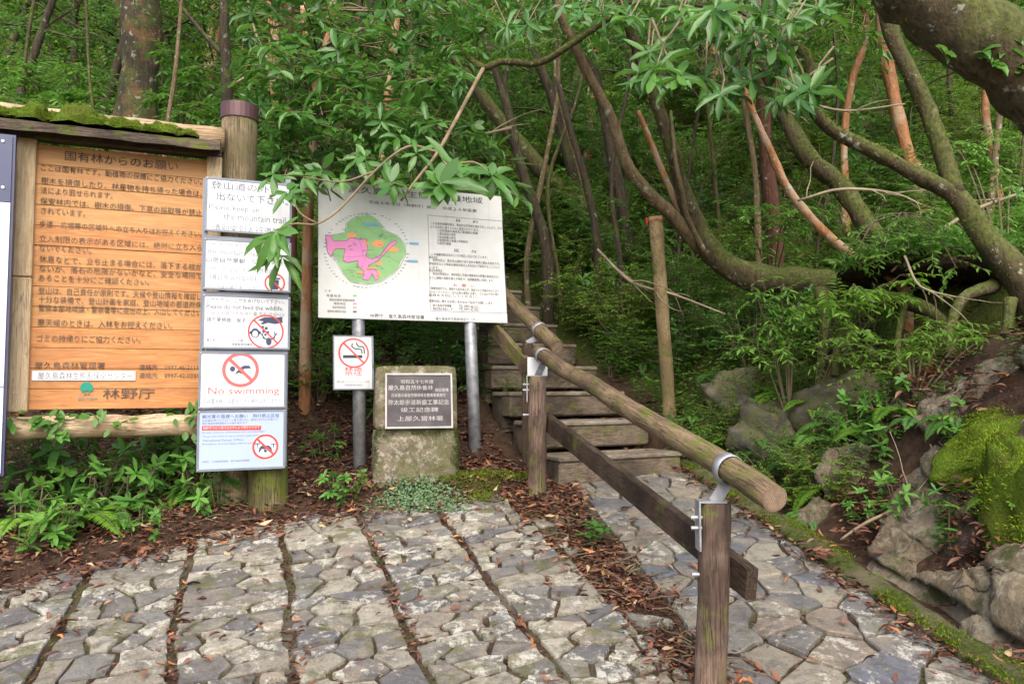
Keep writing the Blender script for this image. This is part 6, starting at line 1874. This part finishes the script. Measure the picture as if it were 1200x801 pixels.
# creeper leaves over the sill log
cp = PB.loc(60, 490, .06); t = PB.thing('creeper', 'green creeper straggling over the left half of the sill log', 'creeper')
lv, mb = Leaves(T8), MB()
pts = [PB.loc(px, py, .075) for px, py in ((8, 486), (30, 492), (58, 485), (80, 492), (105, 484), (125, 498), (150, 492))]
s = [Vector(q) for q in catmull([tuple(p) for p in pts], 5)]
mb.tube(s, .003, 4, False)
for px, py, n in ((12, 490, 4), (35, 487, 4), (55, 492, 8), (62, 500, 8), (70, 484, 5), (75, 505, 6), (95, 490, 4), (118, 484, 4), (125, 500, 3), (145, 494, 3), (205, 488, 2), (228, 470, 5), (230, 485, 3), (222, 512, 3), (238, 352, 2)):
    for _ in range(n):
        p = PB.loc(px + random.uniform(-7, 7), py + random.uniform(-7, 7), .08 + random.uniform(0, .03))
        lv.add(p, (random.uniform(-.6, .6), -.5, random.uniform(-1, .1)), (random.uniform(-.4, .4), -1, .7), random.uniform(.05, .085), random.uniform(.025, .036), random.uniform(.4, .95))
mb.build('stem', M['twig_green'], t); lv.build('foliage', M['leaf_fern_dark'], t, (.4, 1.4), True)

# bare twigs and dead branches
def dead(label, path_, forks=6, m='twig_pale'):
    pp, rr = px_path(path_, drop=False); b = pp[-1]
    t = thing('dead_branch', label, 'branch', b, 0, 'bare branches caught in the undergrowth')
    mb = MB(); mb.tube([p - b for p in pp], rr, 5, bumpy=.2)
    for _ in range(forks):
        i = random.randrange(1, len(pp) - 1); d = (pp[i] - pp[i - 1]).normalized() + rv(.8)
        lp = limb(pp[i] - b, d, random.uniform(.15, .5), 5, .25); mb.tube(lp, [rr[i] * .5 * (1 - .15 * k) + .001 for k in range(6)], 4, cap=False)
    mb.build('twigs', M[m], t, True)
for lab, pth in [('pale bare branch crossing behind the bending mossy trunk', [(1190, 228, 5.2, 4), (1130, 252, 5.2, 5), (1075, 292, 5.1, 4), (1045, 318, 5.0, 3)]), ('tangle of pale twigs left of the bending trunk', [(935, 235, 5.0, 3), (985, 222, 5.0, 4), (1045, 226, 5.0, 3), (1080, 240, 5.0, 2)]), ('pale twig hanging in front of the dark hollow', [(1060, 300, 4.5, 3), (1078, 335, 4.4, 3), (1120, 348, 4.3, 2)]),
                 ('thin dead branch below the pale crooked branch top', [(895, 128, 4.9, 4), (930, 118, 4.9, 4), (990, 130, 5.0, 3), (1060, 122, 5.0, 2)]), ('brown bare branch sagging over the slope right of the prop pole', [(700, 292, 5.6, 3), (740, 330, 5.5, 4), (790, 345, 5.4, 3), (850, 368, 5.3, 2)]), ('dead branch above the map sign right corner, behind the leaf cluster', [(470, 110, 5.6, 3), (500, 140, 5.5, 4), (540, 160, 5.4, 4), (600, 150, 5.4, 3)]),
                 ('long pale twig rising left of the slim orange tree', [(289, -5, 6.4, 3), (300, 40, 6.4, 3), (316, 74, 6.4, 4)]), ('pale twig slanting from the slim orange tree to the slender trunk', [(272, 100, 6.3, 3), (295, 86, 6.3, 3), (318, 70, 6.2, 4)]), ('dangling pale root in front of the speckled boulder', [(1090, 520, 3.75, 2), (1105, 560, 3.7, 3), (1098, 600, 3.6, 3), (1085, 640, 3.5, 2)]), ('brown root hanging over the grey rock slab', [(1135, 560, 3.5, 4), (1140, 610, 3.45, 4), (1132, 650, 3.4, 4), (1150, 690, 3.35, 3)]), ('bare twig lying in dead leaves between narrow rock and boulder', [(985, 632, 3.75, 3), (1015, 612, 3.7, 4), (1060, 590, 3.65, 3), (1095, 560, 3.7, 2)])]:
    dead(lab, pth)

lv = Leaves(); mi = PT.mi
for _ in range(5200):
    r_ = random.random(); x_ = random.uniform(xa, xb)
    if r_ < .32: p = (x_, .06 + random.uniform(-.005, .25), zt_ + random.uniform(-.012, .004)); n3 = (0, -.2, 1)
    elif r_ < .55: p = (x_, -.008, zj + random.gauss(-.012, .016)); n3 = (0, -1, .3)
    elif r_ < .78: p = (xb - abs(random.gauss(0, .03)), -.004 + (0 if True else 0), random.uniform(-.05, zj)); n3 = (.5, -1, 0)
    elif r_ < .88: p = (xa + abs(random.gauss(0, .02)), -.004, random.uniform(-.05, zj)); n3 = (-.5, -1, 0)
    else: p = (x_, -.006, random.uniform(-.02, .12) ** 1); n3 = (0, -1, .2)
    if fbm(np.array(p[0] * 9 + 3), np.array(p[2] * 9 + p[1] * 5), 71, 3) < .0: continue
    d = Vector(n3) + rv(.9); lv.add(p, d, rv(1) + UP * .3, random.uniform(.007, .015), .004, random.random())
lv.build('moss_tuft', M['moss_dark'], mon)
# ------------------------------------------------------------------ ground cover, undergrowth, dead leaves
cov = Leaves()
for _ in range(5200):
    px = random.gauss(485, 34); py = random.uniform(550, 602)
    if abs(px - 485) > 66: continue
    g_ = paved(px, py); e_ = max(0, 1 - ((px - 485) / 66) ** 2) * max(0, 1 - ((py - 568) / 36) ** 2)
    if e_ <= .02: continue
    q = Vector((g_.x, g_.y, pave_h(g_.y) + .01 + .11 * e_ * random.random() ** .5))
    cov.add(q, rv(1) + UP * .15, UP + rv(.45) + Vector((0, -.4, 0)), random.uniform(.012, .02), random.uniform(.011, .016), random.random())
meta(cov.build('ground_cover', M['leaf_clover']), 'pale green tiny-leaved ground cover at the foot of the stone monument', None, None, 'stuff')
mc_ = Leaves()
for _ in range(7000):
    x = random.uniform(-.95, .15); y = random.uniform(4.38, 4.75)
    if fbm(x * 4, y * 4, 77, 3) < -.02: continue
    mc_.add((x, y, hz(x, y) + .02 + random.uniform(0, .02)), rv(1) + UP * .7, rv(1), .016, .006, random.random())
for k in range(14000):
    y = random.uniform(1.8, 5.2); x = float(kerb_x(y)) + random.uniform(-.02, .15)
    if fbm(x * 5, y * 3.3, 55, 3) < -.06: continue
    mc_.add((x, y, SLOPE * y + .035 + random.uniform(0, .015)), rv(1) + UP * .6, rv(1), .014, .005, random.random())
for _ in range(26000):          # moss lodged in the joints between the stones
    x = random.uniform(-3.0, 1.75); y = random.uniform(2.25, 5.0)
    if fbm(x * 1.6, y * 1.6, 88, 3) < .0: continue
    if x > -.76 * y - .2 and x < float(kerb_x(y)): mc_.add((x, y, pave_h(y) + random.uniform(-.002, .005)), rv(1) + UP * .7, rv(1), .010, .004, random.random() * .8)
meta(mc_.build('moss', M['moss_tuft']), 'thin moss on the kerb and along the paving edge', None, None, 'stuff')

ug = Leaves()
def clump(x, y, n, L, h, tone):
    z = hz(x, y)
    for _ in range(n):
        a = random.uniform(0, 6.28); r = random.uniform(0, .1)
        ug.add((x + r * math.cos(a), y + r * math.sin(a), z + random.uniform(0, h)), (math.cos(a), math.sin(a), random.uniform(-.3, .6)), UP + rv(.5), L * random.uniform(.6, 1.3), L * .42, min(1, max(0, tone + random.gauss(0, .15))))
for _ in range(12500):
    Y = 5.0 + 11 * random.random() ** 1.5; X = random.uniform(-.85, .85) * Y
    if in_stairs(X, Y) and abs((X - .72) * .917 + (Y - 5.0) * .40) < .6: continue
    if (X - 2.8) ** 2 / .9 + (Y - 4.7) ** 2 / .5 < 1: continue
    if Y < 5.7 and X < .2 : continue
    if X < -.2 and Y < 6.6 and random.random() < .5: continue
    if fbm(X * 1.2, Y * 1.2, 61, 3) < -.2: continue
    clump(X, Y, 8, .05 * (1 + .06 * (Y - 5)), .3, random.gauss(.45, .2))
for _ in range(2600):
    Y = random.uniform(3.3, 6.2); u = random.uniform(.15, 2.6); X = float(kerb_x(Y)) + .14 + u
    if Y < 4.1 and u < .95: continue
    if (X - 2.8) ** 2 / .9 + (Y - 4.7) ** 2 / .4 < 1: continue
    if fbm(X * 2, Y * 2, 61, 3) < -.05: continue
    clump(X, Y, 7, .034, .12, random.gauss(.4, .2))
meta(ug.build('undergrowth', M['leaf_small']), 'low green seedlings and ground plants covering the forest floor', None, None, 'stuff')

lit, lit8 = Leaves(), Leaves(T8)
def dleaf(Lv, x, y, z, L=None):
    a = random.uniform(0, 6.28); L = L or .016 + .06 * random.random() ** 1.7
    Lv.add((x, y, z), (math.cos(a), math.sin(a), random.uniform(-.3, .35)), UP + rv(.55), L, L * random.uniform(.26, .42), min(1, max(0, random.gauss(.52, .25))))
for _ in range(40000):          # leaf bank on the left and round the monument
    x = random.uniform(-4.0, .45); y = 2.6 + 3.9 * random.random() ** 1.25
    edge = np.interp(x, [-6, -2.9, -2.3, -1.23, -.32, .1, .3, .5], [2.0, 2.62, 3.16, 4.06, 4.46, 4.45, 4.0, 3.2])
    if y < edge - abs(random.gauss(0, .13)): continue
    if in_stairs(x, y) and y > 5.0: continue
    dleaf(lit, x, y, max(hz(x, y), pave_h(y) + .012) + random.uniform(.002, .03))
for _ in range(4600):           # leafy drain between paving and path
    y = random.uniform(2.1, 4.95); c0 = np.interp(y, [2.1, 2.54, 4.55, 5], [.79, .70, .17, .22]); x = random.gauss(c0, .075 + .02 * (y - 2))
    
    if fbm(x * 3, y * 3, 91, 3) < -.22: continue
    dleaf(lit8, x, y, max(hz(x, y), pave_h(y) - .01) + random.uniform(.0, .02), .012 + .05 * random.random() ** 1.6)
for _ in range(3000):           # along the joints of the paving
    k = random.randrange(-9, 5); v_ = .185 + .437 * k + random.gauss(0, .012); w_ = random.uniform(2.0, 5.0)
    x = v_ * nv[0] + w_ * ev[0]; y = v_ * nv[1] + w_ * ev[1]
    if y < 2.3 or not bool(in_poly(np.array([x]), np.array([y]), LEFT_POLY)[0]) or fbm(np.array(x * 2), np.array(y * 2), 5, 2) < -.12: continue
    dleaf(lit8, x, y, pave_h(y) + random.uniform(.006, .022), random.uniform(.025, .06))
for _ in range(420):            # strewn over stones and slabs
    y = random.uniform(2.3, 5.0); x = random.uniform(-3.0, float(kerb_x(y)))
    dleaf(lit8, x, y, pave_h(y) + random.uniform(.024, .032), random.uniform(.03, .065))
for _ in range(420):
    y = random.uniform(2.3, 5.05); x = float(kerb_x(y)) - abs(random.gauss(0, .06)); dleaf(lit8, x, y, pave_h(y) + random.uniform(.018, .05), random.uniform(.03, .06))
for px, py, n, sx, sy in [(1020, 592, 260, 22, 12), (1005, 622, 160, 14, 16), (1105, 470, 220, 40, 16), (1120, 585, 130, 14, 25), (1130, 640, 180, 18, 25), (1160, 670, 160, 28, 14), (1085, 455, 150, 40, 14), (1180, 780, 50, 20, 6), (1050, 445, 120, 50, 14), (1012, 540, 40, 20, 30), (960, 655, 60, 8, 8)]:
    for _ in range(n):
        g_ = ground(random.gauss(px, sx), random.gauss(py, sy)); dleaf(lit8, g_.x - .02, g_.y - random.uniform(.0, .16), g_.z + random.uniform(.01, .09))
sticks = MB()
for _ in range(520):
    if random.random() < .7:
        x = random.uniform(-3.6, .4); y = random.uniform(3.0, 5.6)
        if y < np.interp(x, [-6, -2.9, -2.3, -1.23, -.32, .1, .3, .5], [2.0, 2.62, 3.16, 4.06, 4.46, 4.45, 4.0, 3.2]): continue
    else:
        y = random.uniform(2.3, 4.9); x = random.gauss(float(np.interp(y, [2.1, 2.54, 4.55, 5], [.80, .72, .2, .25])), .08)
    a = random.uniform(0, 6.28); l_ = random.uniform(.03, .16); z = max(hz(x, y), pave_h(y)) + .012
    sticks.tube([(x, y, z), (x + .5 * l_ * math.cos(a), y + .5 * l_ * math.sin(a), z + random.uniform(0, .02)), (x + l_ * math.cos(a + .3), y + l_ * math.sin(a + .3), z + random.uniform(-.005, .02))], [.0035, .003, .0015], 4, cap=False)
meta(sticks.build('fallen_twigs', M['stem']), 'short dry twigs scattered among the dead leaves', None, None, 'stuff')
for _ in range(24000):          # crumbled bits between the larger leaves
    if random.random() < .72:
        x = random.uniform(-3.8, .4); y = random.uniform(2.7, 5.4)
        if y < np.interp(x, [-6, -2.9, -2.3, -1.23, -.32, .1, .3, .5], [2.0, 2.62, 3.16, 4.06, 4.46, 4.45, 4.0, 3.2]): continue
    else:
        y = random.uniform(2.2, 4.95); x = random.gauss(float(np.interp(y, [2.1, 2.54, 4.55, 5], [.80, .72, .2, .25])), .09)
    Lb = random.uniform(.008, .02); a = random.uniform(0, 6.28)
    lit.add((x, y, max(hz(x, y), pave_h(y) - .02) + random.uniform(.002, .012)), (math.cos(a), math.sin(a), random.uniform(-.3, .3)), UP + rv(.5), Lb, Lb * .5, min(1, max(0, random.gauss(.4, .22))))
for _ in range(3600):           # pockets of the right bank
    y = random.uniform(2.2, 5.0); u_ = random.uniform(.12, 1.7); x = float(kerb_x(y)) + .14 + u_
    if fbm(np.array(x * 1.9 + 4), np.array(y * 1.9 + hz(x, y)), 57, 3) < -.02 and u_ < 1.0: continue
    dleaf(lit8, x, y, hz(x, y) + random.uniform(-.02, .05))
for _ in range(26000):          # crumbs of leaf lodged in the joints
    y = random.uniform(2.25, 5.0); x = random.uniform(-3.0, float(kerb_x(y)))
    Lb = random.uniform(.008, .022); a = random.uniform(0, 6.28)
    lit.add((x, y, pave_h(y) + random.uniform(-.003, .003)), (math.cos(a), math.sin(a), random.uniform(-.15, .15)), UP + rv(.3), Lb, Lb * .5, min(1, max(0, random.gauss(.4, .22))))
for _ in range(9000):           # forest floor
    y = 5 + 7 * random.random() ** 1.4; x = random.uniform(-.8, .8) * y
    if in_stairs(x, y): continue
    dleaf(lit, x, y, hz(x, y) + random.uniform(.0, .03), random.uniform(.05, .1))
for k in range(8):              # a few on the treads
    for _ in range(9):
        f_ = random.random(); cr = Vector((1.18 - .153 * k, 5.06 + .35 * k, 1.005 + .203 * k)) - fd * (.95 * f_) + bdv * random.uniform(.12, .32); dleaf(lit8, cr.x, cr.y, cr.z + .006, random.uniform(.04, .07))
meta(lit.build('leaf_litter', M['litter'], None, (-2, 2.5)), 'brown dead leaves carpeting the bank and the forest floor', None, None, 'stuff')
meta(lit8.build('fallen_leaves', M['litter'], None, (-1.5, 3)), 'orange-brown dead leaves in the paving joints and the drain', None, None, 'stuff')

# the prototypes have been copied: take the originals away
for p in protos:
    for ch in list(p.children):
        for g_ in list(ch.children): bpy.data.objects.remove(g_)
        bpy.data.objects.remove(ch)
    bpy.data.objects.remove(p)
